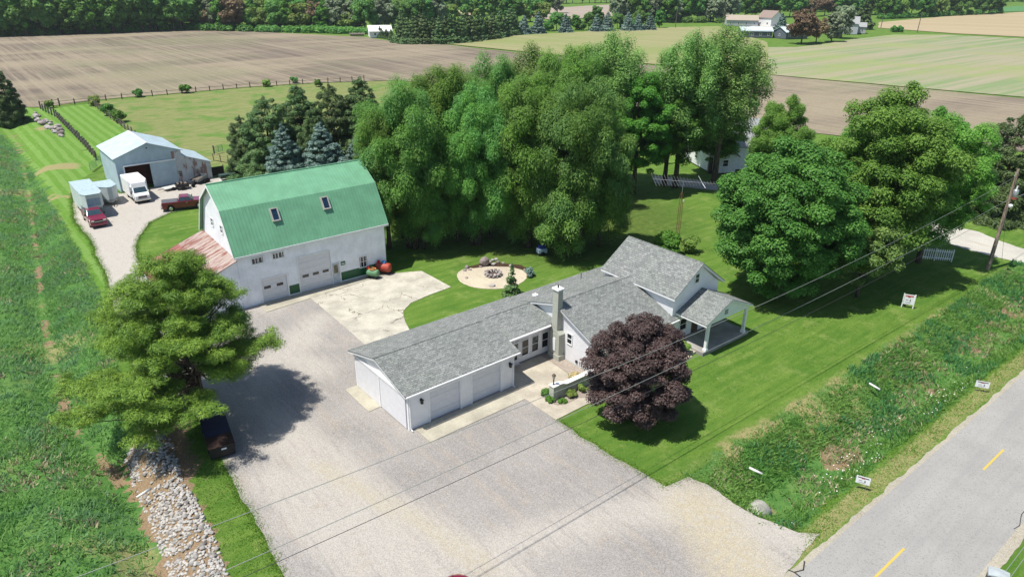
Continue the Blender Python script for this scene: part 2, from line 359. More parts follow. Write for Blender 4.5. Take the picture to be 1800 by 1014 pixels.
def m_gravel(name, base=(.215, .198, .182), light=(.36, .33, .285), brown=(.27, .225, .17), zone=True):
    k = NT(name, .95, .1); p = k.pos(); n1 = k.noise(p, .22, 5, .6); n2 = k.noise(p, 2.2, 5, .65); n3 = k.noise(p, 22, 3, .7); sp = k.vor(p, 26, out='Color')
    sv = k.n('ShaderNodeSeparateColor'); k.put(sv.inputs[0], sp)
    c = k.mix(k.step(n1, .3, .7), tuple(x*.85 for x in base), tuple(x*1.1 for x in base))
    st = k.noise(k.mapv(p, R(52), (.22, 1.5, 1)), .8, 6, .7)
    c = k.mix(k.step(st, .5, .72, 0, .7), c, brown)
    if zone:
        A = k.attr('zone'); a = k.n('ShaderNodeSeparateColor'); k.put(a.inputs[0], A[0])
        L = k.math('MULTIPLY', a.outputs[0], k.step(k.math('ADD', k.noise(k.mapv(p, R(52), (.3, 2.4, 1)), 1.2, 6, .7), k.math('MULTIPLY', a.outputs[0], .25)), .38, .72)); c = k.mix(L, c, light); c = k.mix(k.step(k.noise(k.mapv(p, R(50), (.12, 1.6, 1)), 2.1, 6, .75), .50, .70, 0, .4), c, tuple(x*.9 for x in light)); c = k.mix(k.step(k.noise(p, .5, 6, .75), .56, .68, 0, .5), c, tuple(x*1.05 for x in brown))
        c = k.mix(k.math('MULTIPLY', a.outputs[1], k.step(n2, .25, .55)), c, (.33, .285, .19))
        c = k.mix(k.math('MULTIPLY', a.outputs[2], k.step(n2, .3, .5)), c, (.30, .27, .235))
    c = k.mix(k.step(sv.outputs[0], .0, 1., 0, .22), c, (.7, .69, .67)); c = k.mix(k.step(sv.outputs[1], .6, 1., 0, .35), c, (.14, .13, .125))
    k.bump(n3, .35, .03); return k.col(c)
GRV_ = m_gravel('verge_gravel', (.30, .27, .20), (.46, .43, .35), (.22, .18, .11), False); GR = m_gravel('crushed_gravel'); GRL = m_gravel('pale_gravel', (.40, .385, .33), (.54, .52, .46), (.33, .28, .21), False)
yard = PX((680, 630), (655, 600), (620, 540), (600, 515), (500, 530), (462, 540), (450, 500)) + [H2W(-2.5, 26)] + PX((258, 470), (240, 455), (240, 425), (262, 392), (300, 374), (345, 366), (380, 360), (410, 330), (400, 312), (374, 312), (300, 322), (215, 340), (140, 325), (128, 345), (130, 385), (160, 420), (190, 495), (205, 560), (235, 640), (290, 700), (350, 735), (392, 812), (455, 925), (500, 1014)) + \
    [(-6, 12), R2W(10, 11.45)] + [R2W(24.5, 11.45)] + PX((1440, 935), (1400, 936), (1330, 908), (1290, 885), (1245, 850), (1205, 836), (1170, 855), (1115, 822), (1060, 790), (978, 738), (960, 700), (900, 655), (760, 690), (700, 650))
tracks = [PX((240, 420), (215, 500), (300, 640), (470, 730), (560, 850), (660, 950), (720, 1014)), PX((520, 760), (640, 900), (760, 1014)), PX((560, 790), (650, 870), (800, 960), (900, 1014)), PX((480, 840), (560, 930), (640, 1000)), PX((540, 600), (470, 640), (440, 700), (520, 780)), PX((700, 1000), (900, 960), (1100, 900), (1250, 890), (1420, 960)), PX((1170, 870), (1250, 900), (1350, 1000)), PX((560, 560), (500, 620), (560, 650))]
def yattr(x, y):
    d = np.minimum.reduce([dline(x, y, t) for t in tracks]); L = (1-sstep(.3, 2.6, d))*.8
    lane = sstep(52, 58, y)*(x < -20); L = np.maximum(L, lane); t = x*math.cos(RA)+y*math.sin(RA); o = -x*math.sin(RA)+y*math.cos(RA)
    br = (1-sstep(.6, 2.8, dline(x, y, [R2W(25.5, 13.2), R2W(27.5, 17.5)])))*1.; br = np.maximum(br, (1-sstep(0, 1., dline(x, y, PX((560, 820), (760, 930), (860, 1000)))))*.7)
    dk = (1-sstep(0, .8, dline(x, y, PX((585, 605), (625, 600)))))
    return np.stack([L, br, dk, np.ones_like(x)], -1)
sheet('gravel_yard', yard, .02, GR, .35, .22, 1.0, yattr)
def m_road():
    k = NT('worn_asphalt', .9, .15); p = k.pos(); n1 = k.noise(p, .3, 4); n3 = k.noise(p, 30, 3, .7); rv = k.mapv(p, -RA); y = k.sep(rv)[1]
    c = k.mix(k.step(n1, .3, .7), (.25, .245, .23), (.29, .285, .265)); c = k.mix(k.step(n3, .4, .7, 0, .5), c, (.37, .36, .345))
    sp = k.vor(p, 20, out='Color'); sv = k.n('ShaderNodeSeparateColor'); k.put(sv.inputs[0], sp); c = k.mix(k.step(sv.outputs[0], .75, 1, 0, .5), c, (.13, .13, .125))
    w = k.noise(k.mapv(p, -RA, (.05, 1, 1)), 1.3, 4); c = k.mix(k.step(w, .45, .7, 0, .35), c, (.22, .215, .21))
    k.bump(n3, .3, .02); return k.col(c)
RT0, RT1 = -60, 900
road = sheet('road', [R2W(RT0, 5.83), R2W(RT1, 5.83), R2W(RT1, 11.5), R2W(RT0, 11.5)], .036, m_road(), 2000, 0, None)
sheet('road_shoulder', [R2W(-60, 11.3), R2W(24, 11.3), R2W(120, 11.3), R2W(120, 11.72), R2W(24, 11.8), R2W(22, 13), R2W(-60, 13)], .028, GRV_, .3, .2)
sheet('road_shoulder', [R2W(-60, 5.3), R2W(120, 5.3), R2W(120, 6), R2W(-60, 6)], .028, GRV_, .3, .2, seed=4)
YEL = NT('worn_yellow_paint', .8, .2); _n = YEL.noise(YEL.pos(), 12, 4, .7); YEL.col(YEL.mix(YEL.step(_n, .5, .7, 0, .6), (.50, .36, .07), (.38, .34, .21))); YEL = YEL.m
dash0 = None
for i in range(12):
    # two dashes are seen; the pattern repeats every 12.2 m
    t0 = 31.9 + (i-2)*13.5
    if i == 0: pass
    mb = MB(); q = [R2W(t0-1.6, 8.89), R2W(t0+1.6, 8.89), R2W(t0+1.6, 9.01), R2W(t0-1.6, 9.01)]; mb.add([(x, y, .042) for x, y in q], [(0, 1, 2, 3)])
    tag(mb.build('road_marking', YEL), kind='structure')
# tar lines on the asphalt
TAR = paint('tar', (.03, .03, .03), .6)
mb = MB()
def ribbon(mb, pts, w, z):
    for (x1, y1), (x2, y2) in zip(pts, pts[1:]):
        L = math.hypot(x2-x1, y2-y1); nx_, ny_ = -(y2-y1)/L*w/2, (x2-x1)/L*w/2; e = w*.3/L; ex, ey = (x2-x1)*e, (y2-y1)*e
        mb.add([(x1-nx_-ex, y1-ny_-ey, z), (x2-nx_+ex, y2-ny_+ey, z), (x2+nx_+ex, y2+ny_+ey, z), (x1+nx_-ex, y1+ny_-ey, z)], [(0, 1, 2, 3)])
ribbon(mb, PX((1386, 1002), (1396, 1006), (1412, 1002), (1414, 987)), .07, .041); ribbon(mb, PX((1396, 1006), (1406, 1014), (1420, 1030)), .08, .0415)
ribbon(mb, PX((1782, 930), (1792, 924), (1795, 905), (1800, 899), (1815, 890)), .04, .0412)
tag(mb.build('tar_crack_filler', TAR), kind='structure')
mb = MB(); 
# concrete
def hp(*p): return [H2W(*q) for q in p]
def bp(*p): return [(BX+u*math.cos(BA)-w*math.sin(BA), BY+u*math.sin(BA)+w*math.cos(BA)) for u, w in p]
sheet('barn_apron', bp((1.2, -8.8), (14.3, -8.8), (14.3, -9.6), (9.87, -9.95), (5.9, -10.35), (1.2, -10.75)), .06, CONC, .8, .02, thick=.12)
pad = bp((5.45, -10.4), (9.87, -10.0), (13.9, -9.75)) + PX((741, 477), (793, 505), (760, 517), (722, 533), (708, 548), (712, 565), (722, 585), (700, 600), (641, 606))
sheet('concrete_pad', pad, .05, CRACK, .6, .06, thick=.1)
sheet('garage_slab', hp((-1.0, -.1), (-.02, -.1), (-.02, -3.5), (-1.05, -3.6)), .06, CONC, .8, .01, thick=.1)
sheet('garage_apron', hp((.35, -7.2), (8.3, -7.2), (8.2, -8.95), (.35, -9.0)), .06, CONC, .8, .01, thick=.1, seed=3)
sheet('front_walk', hp((8.75, -5.05), (13.1, -5.05), (12.9, -8.3), (12.3, -9.2), (9.9, -8.85), (9.35, -9.3), (9.2, -10.3), (9.45, -11.0), (9.9, -11.2), (11.2, -11.2), (12.4, -11.9), (12.4, -12.6), (11.2, -12.1), (8.2, -12.15), (8.2, -7.2), (8.75, -7.2)), .065, CONCW, .9, 0, thick=.1)
sheet('front_walk', hp((14.6, -11.6), (22.4, -11.5), (22.2, -12.5), (14.6, -12.6)), .065, CONCW, .9, 0, thick=.1)
RIV = m_gravel('river_pebbles', (.26, .21, .165), (.42, .37, .31), (.16, .115, .08), False)
sheet('pebble_bed', hp((13.1, -5.05), (14.15, -5.05), (14.15, -10.9), (12.5, -10.4), (12.4, -9.2), (12.95, -8.3)), .045, RIV, .5, 0)
sheet('pebble_bed', hp((9.9, -8.9), (12.3, -9.2), (12.4, -11.8), (11.2, -11.15), (9.9, -11.15), (9.5, -11.0), (9.25, -10.3), (9.4, -9.3)), .045, RIV, .5, 0)
PIT = m_gravel('pea_gravel', (.45, .39, .28), (.55, .5, .4), (.3, .24, .17), False)
pit = [(-2.0+3.4*math.cos(a_)*(1+.05*math.sin(3*a_)), 63.15+2.95*math.sin(a_)) for a_ in np.linspace(0, 6.15, 30)]; _pit0 = [(-5.3, 62.7), (-4.3, 61.2), (-2.9, 60.3), (-1.4, 60.2), (-.2, 60.9), (.9, 62), (1.4, 63.6), (1.1, 65), (.2, 65.8), (-1.2, 66.1), (-3, 66), (-4.4, 65.2), (-5.2, 64)]
sheet('fire_pit_gravel', pit, .03, PIT, .3, .14)
mulch = paint('dark_mulch', (.07, .045, .03), .95, .05, var=.4, scale=12); sheet('mulch_bed', [(-4.6, 65.4), (-3.2, 66.5), (-1.2, 66.7), (.8, 66.2), (1.9, 64.9), (1.7, 63.6), (1.0, 65.0), (-.4, 65.7), (-2.4, 65.8), (-3.9, 65.2)], .036, mulch, .3, .12)
lane = PX((1690, 402), (1720, 408), (1760, 425), (1830, 448), (1900, 470), (1900, 505), (1800, 464), (1740, 450), (1690, 436), (1660, 425), (1600, 400), (1640, 392))
sheet('gravel_lane', lane, .03, GRL, .5, .3)
sheet('gravel_lane', PX((1150, 310), (1230, 318), (1265, 325), (1262, 335), (1200, 330), (1150, 322)), .03, GRL, .5, .3)
# fields
def m_field(name, a, b, c=None, rot=0, band=.25, green=None, rows=None, rowy=False):
    k = NT(name, .95, .05); p = k.pos(); v = k.mapv(p, rot, (.03, 1, 1)); n1 = k.noise(v, band, 6, .65); n2 = k.noise(p, .02, 5, .6); n3 = k.noise(p, 1.2, 5, .7)
    cc = k.mix(k.step(n1, .36, .64), a, b)
    if c: cc = k.mix(k.step(n2, .42, .62, 0, .8), cc, c)
    if green: cc = k.mix(k.step(k.math('ADD', k.math('MULTIPLY', n2, .6), k.math('MULTIPLY', n1, .4)), .5, .6, 0, .55), cc, green)
    if rows:
        y = k.sep(v)[1]; s_ = k.math('SINE', k.math('MULTIPLY', k.math('ADD', y, k.math('MULTIPLY', n2, 3)), rows)); cc = k.mix(k.step(s_, .2, .9, 0, .35), cc, tuple(x*.6 for x in a))
    if rowy:
        w1 = k.noise(k.mapv(p, rot, (.012, 1, 1)), .55, 5, .7); w2 = k.noise(k.mapv(p, R(-35), (.25, 1, 1)), .035, 4, .6); w3 = k.noise(p, .012, 4, .6)
        cc = k.mix(k.step(w1, .40, .62), cc, tuple(x*.72 for x in a)); cc = k.mix(k.step(w2, .42, .62, 0, .75), cc, (.29, .245, .17)); cc = k.mix(k.step(w3, .5, .64, 0, .5), cc, (.17, .18, .10))
        cc = k.mix(k.step(k.noise(k.mapv(p, rot, (.02, 1, 1)), 1.4, 3, .6), .5, .7, 0, .5), cc, (.34, .29, .21))
    cc = k.mix(k.step(n3, .3, .7, 0, .3), cc, tuple(x*.7 for x in a)); return k.col(cc)
FB = m_field('ploughed_soil', (.165, .135, .11), (.265, .22, .165), (.225, .20, .135), R(-129.5), .10, None, None, True)
plough = [(-420, 330)] + PX((0, 66), (190, 58), (330, 53), (460, 57), (640, 66), (700, 75), (790, 80), (860, 88), (1100, 112), (1350, 133), (1800, 174)) + [(230, 165), (160, 118)] + PX((1800, 268), (1600, 252), (1440, 236), (1200, 205), (900, 165), (700, 142), (560, 146), (430, 154), (340, 162), (158, 178), (76, 189), (0, 190)) + [(-200, 150)]
sheet('ploughed_field', plough, .10, FB, 6, .8)
FG = m_field('stubble_field', (.22, .23, .10), (.29, .27, .15), (.20, .24, .085), R(40), .2)
sheet('pale_green_field', PX((710, 76), (800, 73), (850, 68), (930, 62), (1150, 50), (1262, 47), (1350, 76), (1350, 131), (1100, 110), (860, 86), (790, 79)), .22, FG, 8, .8)
FS = m_field('young_crop_field', (.30, .27, .19), (.14, .23, .085), (.27, .26, .15), -RA, .16, (.19, .29, .06), None)
sheet('young_crop_field', PX((1345, 84), (1400, 84), (1450, 78), (1500, 70), (1570, 62), (1660, 62), (1800, 69), (1990, 74), (1990, 190), (1800, 172), (1350, 132)), .16, FS, 8, .8)
FT = m_field('tan_field', (.33, .27, .165), (.38, .31, .20), None, R(20), .1)
sheet('tan_field', PX((1545, 40), (1660, 30), (1800, 22), (2000, 8), (2000, 72), (1800, 66), (1680, 60), (1545, 50)), .2, FT, 12, 1)
sheet('far_field', PX((935, 17), (1072, 9), (1076, 30), (970, 36), (930, 30)), .3, m_field('far_soil', (.29, .24, .20), (.33, .28, .23), None, R(20), .05), 12, 1)
sheet('far_field', PX((720, 24), (840, 18), (835, 28), (740, 32)), .3, MATS.get('x') or FT, 12, 1)
sheet('far_field', PX((1755, 14), (1830, 10), (1830, 20), (1755, 22)), .3, m_field('far_crop', (.08, .2, .07), (.1, .22, .09)), 12, 1)
# ================================================================== BUILDINGS
def face_box(mb, face, pos, a0, a1, z0, z1, d0, d1):
    """a box lying on a wall: face '-y','+y','-x','+x'; pos = wall plane; d0..d1 = depth outwards"""
    if face == '-y': mb.box(a0, a1, pos-d1, pos-d0, z0, z1)
    elif face == '+y': mb.box(a0, a1, pos+d0, pos+d1, z0, z1)
    elif face == '-x': mb.box(pos-d1, pos-d0, a0, a1, z0, z1)
    else: mb.box(pos+d0, pos+d1, a0, a1, z0, z1)
    return mb
def frame_mb(face, pos, a0, a1, z0, z1, w=.08, d=.06, bars_v=0, bars_h=1, bw=.04):
    mb = MB(); face_box(mb, face, pos, a0, a0+w, z0, z1, -.02, d); face_box(mb, face, pos, a1-w, a1, z0, z1, -.02, d)
    face_box(mb, face, pos, a0+w, a1-w, z0, z0+w, -.02, d+.01); face_box(mb, face, pos, a0+w, a1-w, z1-w, z1, -.02, d-.003)
    for i in range(bars_v): c = a0+(a1-a0)*(i+1)/(bars_v+1); face_box(mb, face, pos, c-bw/2, c+bw/2, z0+w, z1-w, -.02, d-.012)
    for i in range(bars_h): c = z0+(z1-z0)*(i+1)/(bars_h+1); face_box(mb, face, pos, a0+w, a1-w, c-bw/2, c+bw/2, -.02, d-.017)
    return mb
def window(parent, face, pos, a0, a1, z0, z1, name='window', m=None, gm=None, **kw):
    f = frame_mb(face, pos, a0, a1, z0, z1, **kw).build(name, m or TRIM, parent)
    face_box(MB(), face, pos, a0+.05, a1-.05, z0+.05, z1-.05, -.015, .015).build('pane', gm or GLASS, f); return f
def wall_open(mb, face, pos, a0, a1, z0, z1, th, ops=()):
    """wall with real openings (a0,a1,z0,z1)"""
    x = a0
    for (p, q, r, s) in sorted(ops):
        if p > x: face_box(mb, face, pos, x, p, z0, z1, -th, 0)
        if r > z0: face_box(mb, face, pos, p, q, z0, r, -th, 0)
        if s < z1: face_box(mb, face, pos, p, q, s, z1, -th, 0)
        x = q
    if x < a1: face_box(mb, face, pos, x, a1, z0, z1, -th, 0)
    return mb
def ribs(mb, q0, q1, q2, q3, pitch=.3, h=.03, w=.04, n=None):
    """raised ribs on the quad q0-q1 (bottom edge) q3-q2 (top edge), running bottom to top"""
    q0, q1, q2, q3 = map(Vector, (q0, q1, q2, q3)); L = (q1-q0).length; n = n or int(L/pitch); nrm = (q1-q0).cross(q3-q0).normalized()
    e = (q1-q0).normalized()*w/2
    for i in range(n+1):
        t = i/n; a = q0.lerp(q1, t); b = q3.lerp(q2, t)
        vs = [a-e, a+e, a+nrm*h, b-e, b+e, b+nrm*h]; mb.add([tuple(v) for v in vs], [(0, 1, 2), (3, 5, 4), (0, 2, 5, 3), (2, 1, 4, 5)])
    return mb

# ------------------------------------------------------------------ the house with its attached garage
hs = empty('house', (HX, HY, 0), HA, 'long white house with grey shingle roofs, double garage and corner porch', 'house')
mb = MB()
# garage
GE, GRZ, GRY = 2.83, 3.9, -3.56
wall_open(mb, '-y', -7.1, 0, 8.7, 0, 2.72, .15, [(1.62, 4.05, .0, 2.3), (5.05, 7.52, .0, 2.3)])
mb.box(0, .15, -6.95, -.15, 0, 2.72); mb.box(0, 8.7, -.15, 0, 0, 2.72); mb.box(8.55, 8.7, -6.95, -.15, 0, 2.72)
mb.prism([(-7.1, 2.72), (0, 2.72), (GRY, GRZ-.17)], 'x', .0, .14)
# breezeway
wall_open(mb, '-y', -5.0, 8.7, 14.2, 0, 2.82, .15, [])
mb.box(8.7, 14.2, -.15, -.02, 0, 2.72)
# main part: left gable wall, front, back
mb.box(14.2, 14.35, -10.2, .1, 0, 2.55); mb.box(14.35, 22.2, -10.2, -10.05, 0, 2.45); mb.box(14.35, 28, -.05, .1, 0, 2.55)
mb.prism([(-10.2, 2.55), (.1, 2.55), (-5.6, 4.36)], 'x', 14.2, 14.34)
# cross gable part
wall_open(mb, '-y', -10.2, 22.2, 27.9, 0, 4.1, .15, [])
mb.prism([(22.2, 4.1), (27.9, 4.1), (25.05, 6.3)], 'y', -10.2, -10.06)
mb.prism([(22.2, 4.1), (27.9, 4.1), (25.05, 6.3)], 'y', -2.95, -2.82)
mb.box(22.2, 22.34, -10.05, -2.95, 2.4, 4.15); mb.box(27.76, 27.9, -10.05, -.1, 0, 4.1); mb.box(22.2, 27.9, -2.95, -2.81, 2.4, 4.1)
mb.build('wall', WHITE, hs)
# roofs: shingle skin with a white fascia board body under it
def roof(q, m, name='roof', t=.05, fas=.15, par=hs):
    if not fas: return MB().slab(q, t).build(name, m, par)
    o = MB().slab(q, t).build(name, m, par)
    cx = sum(p[0] for p in q)/len(q); cy = sum(p[1] for p in q)/len(q)
    qi = [(x+(cx-x)*.006, y+(cy-y)*.006, z-t-.001) for x, y, z in q]
    MB().slab(qi, fas).build('fascia', TRIM, o); return o
roof([(-.35, -7.37, GE), (9.05, -7.37, GE), (9.05, GRY, GRZ), (-.35, GRY, GRZ)], SHING)
roof([(-.35, GRY, GRZ+.001), (9.05, GRY, GRZ+.001), (9.05, .3, GE), (-.35, .3, GE)], SHING)
roof([(8.95, -5.6, 2.84), (14.2, -5.6, 2.84), (14.2, -2.75, 3.5), (8.6, -2.75, 3.5)], SHING, t=.08, fas=0)
roof([(8.9, -2.75, 3.501), (14.15, -2.75, 3.501), (14.15, .32, 2.8), (8.9, .32, 2.8)], SHING, t=.08, fas=0)
MB().box(9.06, 13.55, -5.63, -5.6, 2.66, 2.82).build('fascia', TRIM, hs)
roof([(13.85, -10.6, 2.46), (22.6, -10.6, 2.46), (22.6, -9.8, 2.78), (24.6, -5.6, 4.5), (13.85, -5.6, 4.5)], SHING)
roof([(13.85, -5.6, 4.501), (24.7, -5.6, 4.501), (24.7, .45, 2.62), (13.85, .45, 2.62)], SHING)
roof([(24.69, -2.6, 3.56), (28.1, -2.6, 3.56), (28.1, .45, 2.62), (24.69, .45, 2.62)], SHING)
roof([(21.85, -10.55, 4.32), (25.05, -10.55, 6.5), (25.05, -2.65, 6.5), (21.85, -2.65, 4.32)], SHINGX)
roof([(25.05, -10.55, 6.501), (28.25, -10.55, 4.2), (28.25, -2.65, 4.2), (25.05, -2.65, 6.501)], SHINGX)
roof([(22.6, -13.15, 2.86), (25.65, -13.15, 4.15), (25.65, -10.2, 4.15), (22.6, -10.2, 2.86)], SHINGX)
roof([(25.65, -13.15, 4.151), (28.75, -13.15, 2.86), (28.75, -10.2, 2.86), (25.65, -10.2, 4.151)], SHINGX)
# ridge caps
for a, b in (((-.35, GRY, GRZ), (8.6, GRY, GRZ)), ((9.05, -2.75, 3.5), (13.84, -2.75, 3.5)), ((13.9, -5.6, 4.5), (24.0, -5.6, 4.5)), ((25.05, -10.5, 6.5), (25.05, -2.7, 6.5)), ((25.65, -13.1, 4.15), (25.65, -10.3, 4.15))):
    MB().tube([a, b], .05, 5).build('ridge_cap', SHING, hs)
# trim: corner boards, garage door surrounds, sliding door on the end wall
for a0, a1 in ((0, .12), (8.58, 8.7), (1.5, 1.62), (4.05, 4.17), (4.93, 5.05), (7.52, 7.64)): face_box(MB(), '-y', -7.1, a0, a1, 0, 2.66, .002, .035).build('trim', TRIM, hs)
for a0, a1 in ((1.62, 4.05), (5.05, 7.52)): face_box(MB(), '-y', -7.1, a0, a1, 2.3, 2.42, .002, .03).build('trim', TRIM, hs)
face_box(MB(), '-x', 0, -7.1, -6.98, 0, 2.66, .002, .03).build('trim', TRIM, hs); face_box(MB(), '-x', 0, -.14, -.02, 0, 2.66, .002, .03).build('trim', TRIM, hs)
for a0, a1 in ((-3.5, -.2), (-6.85, -3.56)):
    d = face_box(MB(), '-x', 0, a0, a1, .08, 2.45, .03, .08).build('sliding_door', DOORW, hs)
face_box(MB(), '-x', 0, -6.95, -.1, 2.47, 2.62, .002, .13).build('door_track', TRIM, hs)
face_box(MB(), '-x', 0, -3.6, -3.47, .05, 2.46, .082, .12).build('trim', TRIM, hs)
for a0, a1 in ((1.62, 4.05), (5.05, 7.52)):
    mb = MB()
    for i in range(4): mb.box(a0+.01, a1-.01, -6.97+.004*(i % 2), -6.92, .03+i*.568, .03+(i+1)*.568-.012)
    mb.build('garage_door', DOORW, hs)
for a in (.95, 8.3):
    mb = MB(); face_box(mb, '-y', -7.1, a-.06, a+.06, 1.95, 2.1, .0, .05); face_box(mb, '-y', -7.1, a-.07, a+.07, 1.75, 2.0, .05, .2); face_box(mb, '-y', -7.1, a-.1, a+.1, 2.0, 2.05, .03, .23); mb.build('wall_lamp', BLACK, hs)
for a in (11.16, 12.16, 13.18): window(hs, '-y', -5.0, a-.04, a+.72, .6, 2.0, w=.07)
f = MB(); face_box(f, '-y', -5.0, 10.15, 10.95, .05, 2.05, .0, .05); d = f.build('door', DOORW, hs)
face_box(MB(), '-y', -5.0, 10.3, 10.78, 1.2, 1.9, .051, .06).build('pane', GLASS, d); face_box(MB(), '-y', -5.0, 10.3, 10.7, .55, .9, .051, .06).build('pane', GLASS, d)
face_box(MB(), '-y', -5.0, 10.85, 10.9, .95, 1.1, .05, .09).build('handle', CHROME, d)
face_box(MB(), '-y', -5.0, 10.0, 14.2, 0, .2, .0, .04).build('base_trim', paint('foundation_block', (.25, .25, .24), .9), hs)
window(hs, '-x', 14.2, -7.35, -6.75, 1.5, 2.45, w=.07); window(hs, '-y', -10.2, 24.55, 25.15, 4.75, 5.6, w=.07)
for a in (15.6, 17.6): window(hs, '-y', -10.2, a, a+1.1, 1.0, 2.1, w=.08)
window(hs, '-y', -10.2, 19.7, 20.9, .8, 2.1, w=.08); window(hs, '-y', -10.2, 23.2, 24.2, .9, 2.1, w=.1); window(hs, '-y', -10.2, 26.5, 27.3, .9, 2.0, w=.08)
mb = MB(); face_box(mb, '-y', -10.2, 21.0, 22.2, .0, 2.3, .0, .08); mb.build('wall_panel', STUCCO, hs)
face_box(MB(), '-y', -10.2, 24.9, 25.7, .3, 2.3, .0, .05).build('door', paint('brown_door', (.10, .06, .04)), hs)
# chimney
ch = MB().box(13.55, 14.2, -6.6, -5.35, 0, .45); ch.box(13.6, 14.2, -6.5, -5.45, .45, 2.2, .0, .0); ch.prism([(-6.5, 2.2), (-5.45, 2.2), (-5.6, 2.45), (-6.25, 2.45)], 'x', 13.62, 14.2)
ch.box(13.64, 14.12, -6.2, -5.62, 2.4, 5.75); c_ = ch.build('chimney', STUCCO, hs)
MB().box(13.56, 14.2, -6.28, -5.54, 5.75, 5.87).build('chimney_cap', TRIM, c_); MB().tube([(13.88, -5.9, 5.87), (13.88, -5.9, 6.1)], .06, 8).build('flue', BLACK, c_)
arch = [(-6.12 + .0, .75), (-5.82, .75), (-5.82, 1.7)] + [(-5.97+.15*math.cos(t), 1.7+.15*math.sin(t)) for t in (.5, 1.1, 1.57, 2.04, 2.64)] + [(-6.12, 1.7)]
MB().prism(arch, 'x', 13.56, 13.6).build('arch_panel', TRIM, c_)
# porch
MB().box(22.9, 28.95, -12.95, -10.2, 0, .3).build('porch_floor', m_concrete('porch_concrete', (.38, .36, .34)), hs)
for p in ((23.35, -12.8), (28.35, -12.8)):
    mb = MB(); mb.box(p[0]-.11, p[0]+.11, p[1]-.11, p[1]+.11, .3, 2.6); mb.box(p[0]-.16, p[0]+.16, p[1]-.16, p[1]+.16, .301, .5); mb.box(p[0]-.15, p[0]+.15, p[1]-.15, p[1]+.15, 2.5, 2.62); mb.build('porch_post', TRIM, hs)
MB().prism([(22.95, 2.62), (28.5, 2.62), (28.5, 2.72), (25.65, 3.9), (22.95, 2.75)], 'y', -12.95, -12.8).build('porch_gable', WHITE, hs)
MB().box(23.0, 23.14, -12.8, -10.2, 2.55, 2.72).build('porch_beam', TRIM, hs); MB().box(28.3, 28.44, -12.8, -10.2, 2.55, 2.72).build('porch_beam', TRIM, hs)
MB().box(25.1, 25.5, -12.98, -12.94, 2.95, 3.35).build('gable_vent', paint('grey_vent', (.3, .3, .31)), hs)
MB().box(22.45, 22.9, -12.3, -11.2, 0, .18).box(22.0, 22.45, -12.3, -11.2, 0, .09).build('step', CONCW, hs)
# roof vents
MB().box(15.2, 15.55, -1.9, -1.5, 3.15, 3.4).build('roof_vent', TRIM, hs); MB().tube([(20.9, -1.3, 3.0), (20.9, -1.3, 3.75)], .07, 8).build('vent_pipe', STEEL, hs)
MB().box(14.12, 14.2, -8.0, -7.8, .3, .5).build('hose_tap', BLACK, hs)

# gutters and downpipes
for (a0, a1, y_, z_) in ((-.3, 9.0, -7.45, GE-.06), (14.0, 22.55, -10.68, 2.38), (9.1, 13.5, -5.69, 2.76)):
    MB().tube([(a0, y_, z_), (a1, y_, z_)], .055, 6).build('gutter', TRIM, hs)
for (x_, y_, z_) in ((.06, -7.2, 2.75), (8.6, -7.2, 2.75), (14.3, -10.3, 2.35)): MB().tube([(x_, y_-.2, z_), (x_, y_, z_-.3), (x_, y_, .15), (x_, y_-.2, .08)], .04, 6).build('downpipe', TRIM, hs)
# ------------------------------------------------------------------ the barn
bn = empty('barn', (BX, BY, 0), BA, 'big white metal barn with a green gambrel roof and two skylights', 'barn')
WM = m_ribbed('white_ribbed_metal', (.86, .88, .93)); GM = m_ribbed('green_roof_metal', (.14, .335, .20), rough=.5); GD = m_ribbed('dark_green_metal', (.008, .10, .035))
bL, bW, bE, bK, bR = 14.17, 8.77, 4.9, 8.5, 10.2; bko = 2.62; ym = -bW/2
mb = MB(); ops = [(1.75, 4.05, 0, 2.2), (5.25, 8.38, 0, 3.45)]
wall_open(mb, '-y', -bW, 0, bL, 0, 4.85, .15, ops)
mb.box(0, .12, -bW+.15, 0, 0, 4.85); mb.box(bL-.12, bL, -bW+.15, 0, 0, 4.85); mb.box(.12, bL-.12, -.12, 0, 0, 4.85)
gp = [(-bW, 4.85), (0, 4.85), (-.05, 4.9), (ym+bko, bK-.12), (ym, bR-.15), (ym-bko, bK-.12), (-bW+.05, 4.9)]
mb.prism(gp, 'x', .0, .1); mb.prism(gp, 'x', bL-.1, bL)
# ribs on the front wall between openings
for x in np.arange(.3, bL, .3):
    z0, z1 = 0, 4.85
    for (p, q, r, s) in ops:
        if p-.05 < x < q+.05: z0 = s+.1
    if 8.4 < x < 9.3: z0 = 2.2
    mb.box(x-.025, x+.025, -bW-.018, -bW, z0, z1)
mb.build('wall', WM, bn)
def groof(y0, z0, y1, z1, name='roof', x0=-.3, x1=bL+.3):
    q = [(x0, y0, z0), (x1, y0, z0), (x1, y1, z1), (x0, y1, z1)] if y0 < y1 else [(x1, y0, z0), (x0, y0, z0), (x0, y1, z1), (x1, y1, z1)]
    mb = MB().slab(q, .08); ribs(mb, q[0], q[1], q[2], q[3], .3, .035, .05); return mb.build(name, GM, bn)
groof(-bW-.3, bE-.0, ym-bko, bK); groof(ym-bko, bK, ym, bR); groof(.3, bE, ym+bko, bK); groof(ym+bko, bK, ym, bR)
MB().tube([(-.32, ym, bR+.02), (bL+.32, ym, bR+.02)], .07, 6).build('ridge_cap', GM, bn)
mb = MB(); mb.box(-.3, bL+.3, -bW-.36, -bW-.31, bE-.18, bE-.02); 
